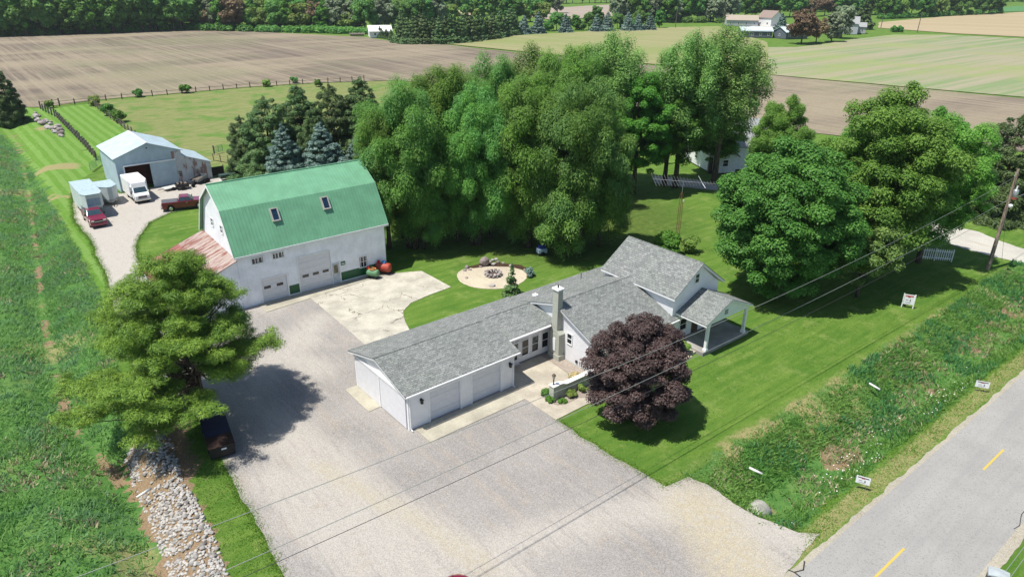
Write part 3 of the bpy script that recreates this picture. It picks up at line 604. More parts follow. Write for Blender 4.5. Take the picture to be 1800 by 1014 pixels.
for xx in (-.34, bL+.305):
    for (a, b) in (((-bW-.3, bE), (ym-bko, bK)), ((ym-bko, bK), (ym, bR)), ((ym, bR), (ym+bko, bK)), ((ym+bko, bK), (.3, bE))):
        mb.prism([(a[0], a[1]-.24), (b[0], b[1]-.24), (b[0], b[1]-.02), (a[0], a[1]-.02)], 'x', xx, xx+.035)
mb.build('fascia', TRIM, bn)
# green wainscot and trims
for a0, a1 in ((4.17, 5.13), (9.3, bL-.02)):
    mb = MB(); face_box(mb, '-y', -bW, a0, a1, .18, 1.02, .002, .03)
    for x in np.arange(a0+.1, a1, .3): face_box(mb, '-y', -bW, x, x+.05, .18, 1.02, .028, .045)
    mb.build('wainscot', GD, bn)
face_box(MB(), '+x', bL, -bW, -bW+.16, 0, 4.8, .002, .03).build('corner_trim', GD, bn)
for q_ in [(4.05, 4.17, 0, 2.3), (5.13, 5.25, 0, 3.55), (8.38, 8.46, 0, 3.55), (5.25, 8.38, 3.45, 3.56), (1.75, 4.05, 2.2, 2.3), (9.18, 9.28, 0, 2.2), (8.46, 9.18, 2.12, 2.2), (9.3, bL, .05, .17)]: face_box(MB(), '-y', -bW, *q_, .003, .04).build('trim', TRIM, bn)
def oh_door(a0, a1, z1, wins, wz):
    mb = MB(); n = max(4, int(z1/.55))
    for i in range(n): mb.box(a0+.01, a1-.01, -bW+.06+.004*(i % 2), -bW+.1, .03+i*(z1-.03)/n, .03+(i+1)*(z1-.03)/n-.012)
    d = mb.build('overhead_door', DOORW, bn)
    for c in wins: MB().box(c-.3, c+.3, -bW+.045, -bW+.065, wz-.13, wz+.13).build('pane', GLASS, d)
oh_door(1.75, 4.05, 2.2, (2.25, 3.4), 1.4); oh_door(5.25, 8.38, 3.45, (5.85, 6.85, 7.82), 1.55)
d = face_box(MB(), '-y', -bW, 8.48, 9.16, .05, 2.1, .0, .045).build('door', paint('pale_grey_door', (.5, .55, .6)), bn)
window(d, '-y', -bW-.045, 8.58, 9.02, 1.1, 1.95, name='door_window', m=paint('cream', (.45, .38, .22)), w=.04, d=.03, bars_v=2, bars_h=2, bw=.03)
window(bn, '-y', -bW, 1.15, 2.25, 3.8, 4.42, w=.07, bars_v=1, bars_h=0); window(bn, '-y', -bW, 3.0, 4.1, 3.85, 4.45, w=.07, bars_v=1, bars_h=0)
window(bn, '-y', -bW, 11.2, 12.15, .95, 2.15, w=.08)
for a in (-3.35, -5.85): window(bn, '-x', 0, a-.3, a+.3, 6.1, 6.9, w=.06)
mb = MB(); face_box(mb, '-y', -bW, 9.35, 9.8, 1.72, 2.08, .02, .05); sg = mb.build('sign_plate', GD, bn)
mb = MB(); face_box(mb, '-y', -bW, 9.42, 9.5, 1.82, 1.95, .05, .055); face_box(mb, '-y', -bW, 9.53, 9.61, 1.82, 1.95, .05, .055); face_box(mb, '-y', -bW, 9.64, 9.72, 1.82, 1.95, .05, .055); mb.build('sign_letters', TRIM, sg)
# skylights on the lower front slope
vy = Vector((0, (ym-bko)-(-bW-.3), bK-bE)); vl = vy.length; vy.normalize(); nz = Vector((0, -vy.z, vy.y))
def skylight(x, s0, s1):
    M = Matrix(((1, 0, 0, x), (0, vy.y, nz.y, -bW-.3), (0, vy.z, nz.z, bE), (0, 0, 0, 1)))
    mb = MB(); mb.M = M; mb.box(-.36, -.26, s0, s1, .0, .2); mb.box(.26, .36, s0, s1, .0, .2); mb.box(-.26, .26, s0, s0+.1, 0, .2); mb.box(-.26, .26, s1-.1, s1, 0, .2); o = mb.build('skylight', paint('grey_skylight_frame', (.42, .40, .36)), bn)
    mb = MB(); mb.M = M; mb.box(-.26, .26, s0+.1, s1-.1, .0, .14).build('pane', paint('blue_glass', (.01, .03, .06), .08, .7), o)
for a, b in (((500, 389), (511, 402)), ): pass
skylight(4.15, 2.35, 3.55); skylight(8.97, 2.5, 3.7)
# rusty lean-to on the end wall
RU = m_ribbed('white_roof_metal_rusting', (.56, .49, .44), .8, .6, (.30, .13, .085)); RR = m_ribbed('rust_red_roof_metal', (.24, .085, .07), .0, .6)
_k = NT('rust_streaked_roof_metal', .65, .3); _o = _k.obj(); _s = _k.noise(_k.mapv(_o, 0, (.22, 2.6, 1)), 1.6, 6, .7); _s2 = _k.noise(_o, .6, 4)
RU = _k.col(_k.mix(_k.step(_k.math('ADD', _s, _k.math('MULTIPLY', _k.math('SUBTRACT', _s2, .5), .5)), .44, .56), (.34, .27, .24), (.20, .08, .06)))
LT = [(-6.0, -8.9, 2.2), (-.02, -8.9, 4.55), (-.02, .1, 4.82), (-6.0, .1, 2.55)]
def lerpq(u0, u1):
    a, b, c, d = map(Vector, LT); return [tuple(a.lerp(b, u0)), tuple(a.lerp(b, u1)), tuple(d.lerp(c, u1)), tuple(d.lerp(c, u0))]
q = lerpq(0, .6); mb = MB().slab(q, .06); ribs(mb, q[3], q[0], q[1], q[2], .6, .03, .05); mb.build('lean_to_roof', RR, bn)
q = lerpq(.6, 1); mb = MB().slab(q, .06); ribs(mb, q[3], q[0], q[1], q[2], .6, .03, .05); o = mb.build('lean_to_roof', RU, bn)
mb = MB(); mb.box(-5.8, -5.7, -8.7, -.1, 0, 2.1); mb.prism([(-5.7, 0), (0, 0), (0, 4.4), (-5.7, 2.1)], 'y', -8.7, -8.6); mb.prism([(-5.7, 0), (0, 0), (0, 4.6), (-5.7, 2.3)], 'y', -.2, -.1); mb.build('lean_to_wall', WM, bn)

# ------------------------------------------------------------------ the shed beyond the barn (house frame)
sx, sy = H2W(-1.68, 62.04)
sh = empty('shed', (sx, sy, 0), HA, 'pale blue grey metal shed with open sliding door and lower rusty annex', 'shed')
SM = m_ribbed('pale_blue_metal', (.38, .48, .55), .08, .5, (.3, .22, .18)); SR = m_ribbed('pale_roof_metal', (.43, .53, .57), .03, .45); SRU = m_ribbed('rusting_white_metal', (.50, .52, .54), .66, .6, (.27, .17, .15))
mb = MB(); wall_open(mb, '-y', 0, 0, 6.9, 0, 4.5, .12, [(.95, 4.08, 0, 3.3)]); mb.box(0, .12, .12, 9.3, 0, 4.5); mb.box(8.1, 8.22, .12, 9.3, 0, 4.5); mb.box(0, 8.22, 9.18, 9.3, 0, 4.5)
mb.prism([(0, 4.5), (8.22, 4.5), (4.1, 6.0)], 'y', 0, .12)
for x in np.arange(.3, 6.9, .3):
    mb.box(x-.02, x+.02, -.015, 0, 3.45 if .9 < x < 4.12 else 0, 4.5)
mb.build('wall', SM, sh)
mb = MB(); mb.box(6.9, 8.22, 0, .12, 0, 4.5); mb.prism([(8.22, 0), (11.85, 0), (11.85, 2.4), (8.22, 3.75)], 'y', .0, .12); mb.box(11.73, 11.85, .12, 7.5, 0, 2.4)
for x in np.arange(7.0, 11.8, .3): mb.box(x-.02, x+.02, -.015, 0, 0, 4.4 if x < 8.2 else 3.7-(x-8.22)*.37-.05)
mb.build('annex_wall', SRU, sh)
for q in ([(-.25, -.25, 4.5), (4.1, -.25, 6.1), (4.1, 9.5, 6.1), (-.25, 9.5, 4.5)], [(4.1, -.25, 6.1), (8.45, -.25, 4.55), (8.45, 9.5, 4.55), (4.1, 9.5, 6.1)]):
    mb = MB().slab(q, .07); ribs(mb, q[3], q[0], q[1], q[2], .45, .02, .04); mb.build('roof', SR, sh)
q = [(8.3, -.2, 3.8), (12.0, -.2, 2.42), (12.0, 7.6, 2.42), (8.3, 7.6, 3.8)]; mb = MB().slab(q, .06); ribs(mb, q[3], q[0], q[1], q[2], .45, .02, .04); mb.build('annex_roof', SR, sh)
MB().box(3.95, 4.25, -.27, 9.52, 6.08, 6.13).build('ridge_cap', paint('cream_ridge', (.62, .60, .55)), sh)
MB().box(4.05, 7.3, -.1, -.03, .05, 3.28).build('sliding_door', m_ribbed('blue_grey_door_metal', (.39, .50, .57)), sh)
MB().box(.8, 7.35, -.16, -.02, 3.32, 3.5).box(.82, .95, -.05, -.005, 0, 3.32).build('door_track', TRIM, sh)
window(sh, '-y', 0, 7.5, 7.95, .95, 1.7, w=.03, bars_v=1, bars_h=2, m=STEEL); MB().box(3.95, 4.15, -.03, 0, 5.3, 5.45).build('vent_hole', BLACK, sh)
MB().box(.2, 8.0, 2.2, 2.3, 0, 4.4).build('inside_partition', paint('brown_inside', (.09, .03, .025), .9), sh)

# ------------------------------------------------------------------ garden wall with lamp
gw = empty('garden_wall', (HX, HY, 0), HA, 'low curved stucco garden wall with a white coping beside the front walk', 'garden wall')
pl = []
mb = MB(); mb.box(9.55, 10.0, -10.4, -9.95, 0, 1.15); xs_ = np.linspace(10.0, 14.2, 12); 
for a, b in zip(xs_, xs_[1:]):
    za = 1.15 - .22*float(sstep(10.2, 10.9, a)); zb = 1.15 - .22*float(sstep(10.2, 10.9, b))
    mb.prism([(a, 0), (b, 0), (b, zb), (a, za)], 'y', -10.35, -10.05)
mb.build('wall', STUCCO, gw)
mb = MB(); mb.box(9.5, 10.02, -10.45, -9.9, 1.152, 1.2)
for a, b in zip(xs_, xs_[1:]):
    za = 1.15 - .22*float(sstep(10.2, 10.9, a)); zb = 1.15 - .22*float(sstep(10.2, 10.9, b))
    mb.prism([(a+.02, za+.002), (b+.02, zb+.002), (b+.02, zb+.05), (a+.02, za+.05)], 'y', -10.4, -10.0)
mb.build('coping', TRIM, gw)
lx, ly = H2W(9.75, -10.15); lp = empty('pier_lamp', (lx, ly, 1.2), 0, 'brown lantern on a short post on the end pier of the garden wall', 'lamp')
LB = paint('lamp_brown', (.09, .06, .045), .6)
MB().tube([(0, 0, 0), (0, 0, .04), (0, 0, .05), (0, 0, .5)], [.09, .09, .05, .05], 10).build('post', LB, lp)
MB().tube([(0, 0, .5), (0, 0, .72)], [.09, .12], 8).build('lantern_glass', paint('frosted', (.55, .5, .4), .3), lp)
MB().tube([(0, 0, .72), (0, 0, .75), (0, 0, .88)], [.16, .15, .02], 8).build('lantern_cap', LB, lp)

# ------------------------------------------------------------------ vehicles (built at .9 of life size like everything here)
MAROON = NT('maroon_paint', .22, .6); MAROON.b.inputs['Coat Weight'].default_value = .6; MAROON.col((.17, .005, .030)); MAROON = MAROON.m
VWHITE = paint('vehicle_white', (.80, .80, .80), .3, .5, var=.03); GREYP = paint('grey_plastic', (.10, .10, .11), .5); LAMP = paint('lamp_glass', (.7, .7, .65), .15, .7); REDL = paint('red_lamp', (.4, .01, .01), .2)
WSG = paint('windscreen_glass', (.03, .06, .075), .06, .8)
def wheel(parent, x, y, r=.38, w=.26, rim=True):
    t = MB().tube([(x-w/2, y, r), (x-w/2+.03, y, r), (x+w/2-.03, y, r), (x+w/2, y, r)], [r*.92, r, r, r*.92], 20).build('wheel', RUBBER, parent)
    if rim:
        s = 1 if x > 0 else -1; MB().tube([(x+s*(w/2-.02), y, r), (x+s*(w/2+.012), y, r)], [r*.62, r*.55], 14).build('rim', CHROME, t)
def body_side(prof, x0, x1, mat, name, parent, bevel=.05):
    return MB().prism(prof, 'x', x0, x1).build(name, mat, parent, bevel=bevel)
def arches(prof_bottom, ys, r, z0):
    pts = []
    for yc in ys: pts += [(yc-r*math.cos(t), z0+r*math.sin(t)) for t in np.linspace(0, math.pi, 9)]
    return pts
def pickup(loc, rz, label, cover=True):
    """front towards +y; 5.2 long 1.8 wide"""
    t = empty('pickup_truck', loc, rz, label, 'pickup truck'); yf, yr = 1.55, -1.65
    bot = [(-2.6, .42)] + arches(None, (yr, yf), .43, .42) + [(2.5, .42)]
    prof = bot + [(2.58, .62), (2.56, 1.0), (2.45, 1.1), (1.05, 1.2), (.95, 1.18), (-.78, 1.16), (-2.6, 1.16)]
    body_side(prof, -.88, .88, MAROON, 'body', t, .045)
    cabp = [(1.05, 1.17), (.45, 1.68), (-.5, 1.7), (-.8, 1.17)]
    mb = MB(); n = len(cabp); vs = [(-.82 if z < 1.3 else -.68, y, z) for y, z in cabp] + [(.82 if z < 1.3 else .68, y, z) for y, z in cabp]
    mb.add(vs, [(0, 1, 2, 3), (7, 6, 5, 4), (0, 4, 5, 1), (1, 5, 6, 2), (2, 6, 7, 3), (3, 7, 4, 0)]); c = mb.build('cab', MAROON, t, bevel=.03)
    # glass
    def quad(ps, nm='window', m=WSG): o = MB(); o.add(ps, [tuple(range(len(ps)))]); return o.build(nm, m, t)
    quad([(-.72, 1.02, 1.215), (.72, 1.02, 1.215), (.6, .50, 1.66), (-.6, .50, 1.66)], 'windscreen'); quad([(.7, -.78, 1.22), (-.7, -.78, 1.22), (-.6, -.54, 1.64), (.6, -.54, 1.64)], 'rear_window')
    for s in (-1, 1):
        for (ya, yb, yc, yd) in ((.93, .18, .18, .45), (.1, -.66, -.46, .1)):
            quad([(s*.822, ya, 1.215), (s*.822, yb, 1.215), (s*.70, yc, 1.64), (s*.70, yd, 1.64)], 'side_window')
        MB().box(s*.9-.0 if s > 0 else -1.08, 1.08 if s > 0 else -.9, .82, .92, 1.18, 1.42).build('mirror', BLACK, t)
        MB().box(s*.62-.17, s*.62+.17, 2.5, 2.59, .84, 1.0).build('headlight', LAMP, t); MB().box(s*.8-.06, s*.8+.06, -2.62, -2.58, .8, 1.1).build('tail_light', REDL, t)
        MB().box(s*.885-.01, s*.885+.01, .1, .3, .98, 1.02).build('door_handle', CHROME, t)
        for y in (yf, yr): wheel(t, s*.76, y)
    g = MB().box(-.44, .44, 2.52, 2.6, .64, 1.0).build('grille', BLACK, t); MB().box(-.42, .42, 2.6, 2.61, .79, .84).build('grille_bar', CHROME, g)
    MB().box(-.88, .88, 2.5, 2.7, .36, .6).build('bumper', MAROON, t, bevel=.03); MB().box(-.85, .85, -2.76, -2.58, .4, .6).build('bumper', CHROME, t, bevel=.03)
    MB().box(-.8, .8, -2.56, -.84, 1.16, 1.19).build('bed_cover', GREYP, t, bevel=.01)
    MB().box(-.8, .8, -2.5, 2.4, .3, .5).build('chassis', BLACK, t)
    return t
ax_, ay_ = H2W(-6.95, 50.8); pickup((ax_, ay_, 0), HA+math.pi, 'maroon pickup truck facing the camera, hitched to the tall white trailer')
ax_, ay_ = H2W(2.95, 49.95); pickup((ax_, ay_, 0), HA-math.pi/2-R(15), 'maroon pickup truck with grey bed cover, parked tail first behind the barn corner')
# gooseneck trailer
WTM = m_ribbed('trailer_white', (.52, .58, .58), .05, .5); ax_, ay_ = H2W(-6.45, 54.3)
t = empty('cargo_trailer', (ax_, ay_, 0), HA, 'tall white enclosed trailer with a raised nose over the maroon pickup bed', 'trailer')
MB().box(-1.12, 1.12, 0, 5.4, .55, 2.95).build('body', WTM, t, bevel=.05)
MB().prism([(-1.11, 0.02), (1.11, 0.02), (1.11, -1.3), (.75, -2.2), (-.75, -2.2), (-1.11, -1.3)], 'z', 1.35, 2.94).build('nose', WTM, t, bevel=.05)
MB().box(-1.16, 1.16, -.02, 5.44, 2.95, 3.0).prism([(-1.14, -.02), (1.14, -.02), (1.14, -1.32), (.77, -2.23), (-.77, -2.23), (-1.14, -1.32)], 'z', 2.945, 2.99).build('roof', paint('pale_trailer_roof', (.36, .46, .49), .6), t)
MB().box(-.7, .7, -2.225, -2.19, 1.6, 2.5).build('nose_panel', paint('blue_grey_panel', (.25, .33, .42), .3), t)
for s in (-1, 1):
    for y in (2.6, 3.5): wheel(t, s*.95, y, .33, .2)
    MB().box(s*.95-.05, s*.95+.05, -.3, -.2, .0, 1.4).build('landing_leg', STEEL, t)
# V-nosed trailer
ax_, ay_ = H2W(-3.85, 57.4); t = empty('cargo_trailer', (ax_, ay_, 0), HA+R(1), 'smaller white enclosed trailer with a pointed nose between the tall trailer and the box truck', 'trailer')
VP = [(-1.0, 3.0), (-1.0, .1), (-.25, -.75), (.25, -.75), (1.0, .1), (1.0, 3.0)]
MB().prism(VP, 'z', .45, 2.3).build('body', WTM, t, bevel=.03)
MB().prism([(x*1.03, y*1.02) for x, y in VP], 'z', 2.3, 2.36).build('roof', MATS['pale_trailer_roof'], t)
MB().tube([(-.6, -.2, .45), (0, -1.6, .45)], .05, 6).tube([(.6, -.2, .45), (0, -1.6, .45)], .05, 6).tube([(0, -1.5, 0), (0, -1.5, .6)], .05, 6).build('tongue', BLACK, t)
MB().prism([(-1.02, .08), (-.27, -.78), (.27, -.78), (1.02, .08)], 'z', .42, .8).build('stone_guard', STEEL, t)
for s in (-1, 1): wheel(t, s*.95, 1.4, .33, .2); MB().box(s*1.0-.05, s*1.0+.05, .95, 1.85, .65, .72).build('mudguard', STEEL, t)
# box truck
ax_, ay_ = H2W(-.6, 55.2); t = empty('box_truck', (ax_, ay_, 0), HA, 'white box truck backed up to the open shed door', 'box truck')
b = MB().box(-1.08, 1.08, 1.45, 5.4, .62, 2.75).build('cargo_box', VWHITE, t, bevel=.04)
b2 = MB(); b2.add([(-1.02, 1.45, 1.95), (1.02, 1.45, 1.95), (1.06, 1.45, 2.74), (-1.06, 1.45, 2.74), (-.9, .95, 1.95), (.9, .95, 1.95), (.8, 1.1, 2.45), (-.8, 1.1, 2.45)], [(4, 5, 6, 7), (7, 6, 2, 3), (5, 1, 2, 6), (0, 4, 7, 3), (0, 1, 5, 4)]); b2.build('wind_fairing', VWHITE, t, bevel=.03)
cabm = MB().prism([(0.02, .4), (1.42, .4), (1.42, 1.95), (.95, 1.95), (.5, 1.3), (.08, 1.12), (0, .95)], 'x', -.86, .86).build('cab', VWHITE, t, bevel=.05)
o = MB(); o.add([(-.76, .50, 1.34), (.76, .50, 1.34), (.7, .915, 1.92), (-.7, .915, 1.92)], [(0, 1, 2, 3)]); o.build('windscreen', WSG, t)
for s in (-1, 1):
    o = MB(); o.add([(s*.865, .62, 1.32), (s*.865, 1.3, 1.32), (s*.865, 1.3, 1.82), (s*.865, .98, 1.82)], [(0, 1, 2, 3)]); o.build('side_window', WSG, t)
    MB().box(s*1.08-.07, s*1.08+.07, .55, .65, 1.25, 1.6).build('mirror', BLACK, t); MB().box(s*.66-.13, s*.66+.13, -.03, .05, .78, .98).build('headlight', LAMP, t)
    wheel(t, s*.74, .75, .37); wheel(t, s*.8, 4.1, .37)
g = MB().box(-.5, .5, -.04, .04, .72, 1.0).build('grille', GREYP, t); MB().box(-.2, -.08, -.05, -.04, .83, .9).box(-.04, .08, -.05, -.04, .83, .9).box(.12, .22, -.05, -.04, .83, .9).build('badge', REDL, g)
MB().box(-.9, .9, -.14, .06, .42, .62).build('bumper', CHROME, t, bevel=.02); MB().box(-.8, .8, .1, 5.2, .35, .6).build('chassis', BLACK, t)
for x in (-.25, 0, .25): MB().box(x-.04, x+.04, 1.7, 1.76, 2.75, 2.79).build('marker_light', paint('amber', (.4, .12, .02), .3), t)
MB().box(.6, .85, 2.1, 2.3, 2.75, 2.82).build('roof_vent', STEEL, t)
# car only whose roof shows at the bottom edge
cx_, cy_ = G(806, 1003, .95); cy_ -= 2.12; t = empty('parked_car', (cx_, cy_, 0), R(0), 'maroon car whose rounded front shows at the bottom edge on the gravel', 'car')
mb = MB(); lay = []
for z, g_ in ((.3, -.06), (.5, .0), (.72, -.02), (.86, -.10), (.94, -.26), (.965, -.5)):
    lay.append([(x*(.84+g_*.6)/.84, y+(g_ if y > 1 else -g_*.4 if y < -1 else 0), z) for x, y in [(.82, -2), (.84, 0), (.84, 1.0)] + [(.84*math.cos(a)**.7 if a < 1.57 else -.84*abs(math.cos(a))**.7, 1.0+1.12*math.sin(a)**.9) for a in np.linspace(.12, 3.02, 13)] + [(-.84, 1.0), (-.84, 0), (-.82, -2)]])
n_ = len(lay[0]); mb.add([p for l in lay for p in l], [(i*n_+j, i*n_+(j+1) % n_, (i+1)*n_+(j+1) % n_, (i+1)*n_+j) for i in range(len(lay)-1) for j in range(n_)] + [tuple((len(lay)-1)*n_+j for j in range(n_))]); mb.build('body', MAROON, t, True)
MB().tube([(.78, 1.55, .80)] + [(.80*math.cos(a), 1.1+1.0*math.sin(a), .80) for a in np.linspace(.5, 2.64, 9)] + [(-.78, 1.55, .80)], .014, 5).build('trim_strip', paint('tan_trim', (.55, .38, .2), .4), t)
mb = MB(); ring = []; 
prof = [(1.0, .94), (.55, 1.25), (.1, 1.43), (-.6, 1.47), (-1.3, 1.38), (-1.75, .95)]
vs = []; 
for y, z in prof:
    k = .78 - .2*(z-.94)/.53; vs += [(-k, y, z), (-k*.6, y, z+.03*(z > 1)), (0, y, z+.05*(z > 1)), (k*.6, y, z+.03*(z > 1)), (k, y, z)]
mb.add(vs, [(i*5+j, i*5+j+1, (i+1)*5+j+1, (i+1)*5+j) for i in range(5) for j in range(4)] + [(0, 5, 10, 15, 20, 25), (4, 9, 14, 19, 24, 29)][:0]); mb.build('roof', MAROON, t, True)
for s in (-1, 1):
    MB().prism([(1.0, .94), (.55, 1.22), (.1, 1.4), (-.6, 1.44), (-1.3, 1.35), (-1.75, .95)], 'x', s*.64-.01, s*.64+.01).build('side_window', WSG, t)
    for y in (1.25, -1.25): wheel(t, s*.72, y, .32, .2)
# farm machinery beside the shed
def hloc(u, w, z=0): x, y = H2W(u, w); return (x, y, z)
t = empty('flat_trailer', hloc(3.75, 59.5), HA+R(14), 'small flatbed trailer with a pale sheet on it in front of the shed sliding door', 'trailer')
MB().box(-.9, .9, -.6, .6, .3, .42).build('bed', paint('pale_board', (.55, .55, .52)), t, bevel=.02); MB().tube([(-.9, 0, .33), (-1.7, 0, .33)], .04, 6).build('tongue', BLACK, t)
for s in (-1, 1): MB().tube([(.1, s*.66-.08, .24), (.1, s*.66+.08, .24)], .24, 14).build('wheel', RUBBER, t)
t = empty('utility_trailer', hloc(5.15, 58.9), HA-R(6), 'dark open utility trailer loaded with timber behind the maroon pickup', 'trailer')
mb = MB().box(-.8, .8, -.6, .6, .35, .42); mb.box(-.8, .8, -.6, -.56, .42, .8).box(-.8, .8, .56, .6, .42, .8).box(-.8, -.76, -.56, .56, .42, .8).box(.76, .8, -.56, .56, .42, .8); mb.build('box', BLACK, t)
MB().box(-.6, -.4, -.5, .5, .5, .9).box(-.1, .05, -.5, .5, .45, .95).box(.3, .6, -.5, .4, .5, .85).build('timber', WOODG, t)
for s in (-1, 1): MB().tube([(0, s*.72-.08, .28), (0, s*.72+.08, .28)], .28, 14).build('wheel', RUBBER, t)
t = empty('farm_implement', hloc(6.5, 59.7), HA+R(35), 'rusty black three wheeled farm implement between the two trailers', 'farm implement')
MB().tube([(-.6, 0, .4), (.6, 0, .45), (1.2, 0, .3)], .07, 6).tube([(-.4, -.6, .4), (-.4, .6, .4)], .06, 6).tube([(.1, -.3, .4), (.2, -.1, .9), (-.2, .1, .95)], .05, 6).build('frame', BLACK, t)
for p in ((-.4, -.7), (-.4, .7), (.9, 0)): MB().tube([(p[0], p[1]-.07, .33), (p[0], p[1]+.07, .33)], .33, 14).build('wheel', RUBBER, t)
t = empty('tipper_trailer', hloc(8.0, 60.6), HA+R(30), 'grey steel hopper trailer with raised sides against the rusty annex', 'trailer')
mb = MB(); 
for s in (-1, 1): mb.prism([(-1.0, .5), (.9, .5), (1.0, 1.15), (-1.1, .75)], 'y', s*.65-.02, s*.65+.02)
mb.box(-1, .9, -.63, .63, .45, .5).box(.86, .9, -.63, .63, .5, 1.1); mb.build('hopper', paint('dull_steel', (.20, .23, .25), .5, .4, .5), t)
MB().box(-.9, .8, -.5, .5, .5, .7).build('load', WOODG, t); MB().tube([(-1, 0, .4), (-2.0, 0, .35)], .05, 6).build('tongue', STEEL, t)
for s in (-1, 1):
    for x in (.1, .7): MB().tube([(x, s*.76-.09, .3), (x, s*.76+.09, .3)], .3, 14).build('wheel', RUBBER, t)
t = empty('stock_gate', hloc(11.0, 63.0), HA, 'dark wooden pen panel standing at the right end of the shed annex', 'pen panel')
MB().box(-.7, 1.1, -.05, .05, .1, 1.3).build('board_panel', paint('dark_boards', (.035, .028, .025), .9, var=.4, scale=7), t)
for x in (-.7, 1.1): MB().tube([(x, 0, 0), (x, 0, 1.5)], .07, 8).build('post', WOODG, t)
t = empty('feed_trough', hloc(11.6, 60.0), HA, 'dark green topped feed trough on white legs behind the barn ridge', 'feed trough')
MB().box(-1.1, 1.1, -.5, .5, .35, .85).build('trough', paint('green_black', (.03, .06, .045)), t, bevel=.03)
for x in (-1.0, 1.0): MB().box(x-.06, x+.06, -.45, .45, 0, .36).build('leg', TRIM, t)
# tanks beside the barn
def tank(u, w, m, L, r, rz, label):
    x, y = bp((u, w))[0]; t = empty('fuel_tank', (x, y, 0), BA+rz, label, 'tank')
    n = 7; pts = [(-L/2, 0), (-L/2+.05, r*.6), (-L/2+.13, r*.9), (-L/2+.2, r), (L/2-.2, r), (L/2-.13, r*.9), (L/2-.05, r*.6), (L/2, .01)]
    MB().tube([(p[0], 0, r+.25) for p in pts], [max(.02, p[1]) for p in pts], 22).build('tank_body', m, t, True)
    for x_ in (-L*.3, L*.3): MB().box(x_-.05, x_+.05, -r*.7, r*.7, .02, .45).build('cradle', BLACK, t)
    MB().box(-L/2, L/2, -r*.8, -r*.65, .02, .1).box(-L/2, L/2, r*.65, r*.8, .02, .1).build('skid', BLACK, t)
    return t
RO = m_ribbed('red_oxide_paint', (.36, .055, .03), .15, .6, (.2, .12, .1)); GO = m_ribbed('faded_green_paint', (.11, .24, .12), .2, .6, (.35, .3, .2))
t = tank(12.1, -9.75, GO, 1.35, .36, R(-55), 'green fuel tank lying on skids in front of the barn wall')
MB().tube([(.35*math.cos(a), .25*math.sin(a), 1.02) for a in np.linspace(0, 6.28, 14)], .05, 6).build('hose', paint('orange_hose', (.55, .2, .05)), t); MB().box(-.55, -.3, -.12, .12, .95, 1.2).build('pump', REDL, t)
t = tank(13.5, -9.35, RO, 1.65, .45, R(-55), 'larger red fuel tank lying on skids at the barn corner')
MB().box(-.1, .25, -.12, .2, 1.12, 1.3).build('pump', paint('blue_pump', (.05, .2, .5)), t); MB().tube([(-.5, 0, 1.1), (-.5, 0, 1.35)], .13, 10).build('filler_cap', REDL, t)
# dumpster under the pine
ax_, ay_ = G(386, 782); t = empty('dumpster', (ax_, ay_, 0), math.atan2(-2.9, 1.7), 'black steel dumpster with sloped lid in the shade of the big pine', 'dumpster')
DB = paint('dumpster_black', (.025, .022, .024), .5)
MB().prism([(-1.55, .12), (1.5, .12), (1.6, .95), (-1.6, 1.15)], 'y', -.72, .72).build('bin', DB, t, bevel=.02)
MB().slab([(-1.62, -.76, 1.17), (.45, -.76, 1.06), (.45, .76, 1.06), (-1.62, .76, 1.17)], .04).build('lid', paint('lid_dark_blue', (.02, .024, .06), .4), t); MB().slab([(.47, -.76, 1.055), (1.63, -.76, .97), (1.63, .76, .97), (.47, .76, 1.055)], .04).build('lid', paint('lid_brown', (.035, .018, .015), .5), t)
MB().box(1.6, 1.62, -.05, .25, .7, .8).build('label_plate', TRIM, t); MB().box(-1.3, -1.1, -.78, .78, .4, .6).box(1.0, 1.2, -.78, .78, .4, .6).build('lifting_pocket', DB, t)
HAZE = .00011
# ================================================================== VEGETATION
def leaf_mesh(name, cl, n, size, m, seed=0, aspect=.55, up=.35, inner=.7, droop=0., shell=.35):
    """n leaf-sized diamonds spread over the shells of the clumps cl = rows (x,y,z,rx,ry,rz,tint)"""
    rg = np.random.default_rng(seed); cl = np.asarray(cl, float); wgt = (cl[:, 3]*cl[:, 4] + cl[:, 3]*cl[:, 5]); wgt /= wgt.sum()
    k = rg.choice(len(cl), n, p=wgt); d = rg.normal(size=(n, 3)); d /= np.linalg.norm(d, axis=1)[:, None]
    fl = d[:, 2] < -.35; d[fl, 2] *= rg.choice([-1, 1], fl.sum(), p=[.6, .4])
    rr = inner + shell*rg.random(n)**.7; c = cl[k, :3] + d*cl[k, 3:6]*rr[:, None]
    nr = d*.8 + rg.normal(size=(n, 3))*.34; nr[:, 2] += up*1.7; nr /= np.linalg.norm(nr, axis=1)[:, None]
    a = rg.normal(size=(n, 3)); a[:, 2] -= droop*2; a -= nr*(a*nr).sum(1)[:, None]; a /= np.linalg.norm(a, axis=1)[:, None]; b = np.cross(nr, a)
    s = size*(.6+.8*rg.random(n)); a *= s[:, None]; b *= (s*aspect)[:, None]
    co = np.stack([c-a, c+b, c+a, c-b], 1).reshape(-1, 3); me = bpy.data.meshes.new(name); setmesh(me, co, np.arange(4*n).reshape(-1, 4))
    at = me.attributes.new('tint', 'FLOAT', 'FACE'); tt = np.clip(cl[k, 6]*.55 + .65*(rg.random(n)-.15), 0, 1); at.data.foreach_set('value', tt.astype(np.float32)); me.materials.append(m); return me
BARK = NT('bark', .95, .05); _o = BARK.obj(); BARK.col(BARK.mix(BARK.step(BARK.noise(BARK.mapv(_o, 0, (3, 3, .6)), 2.5, 5, .7), .35, .65), (.05, .04, .032), (.17, .14, .115))); BARK = BARK.m
BARKB = paint('bark_brown', (.085, .055, .04), .95, .05, var=.4, scale=5)
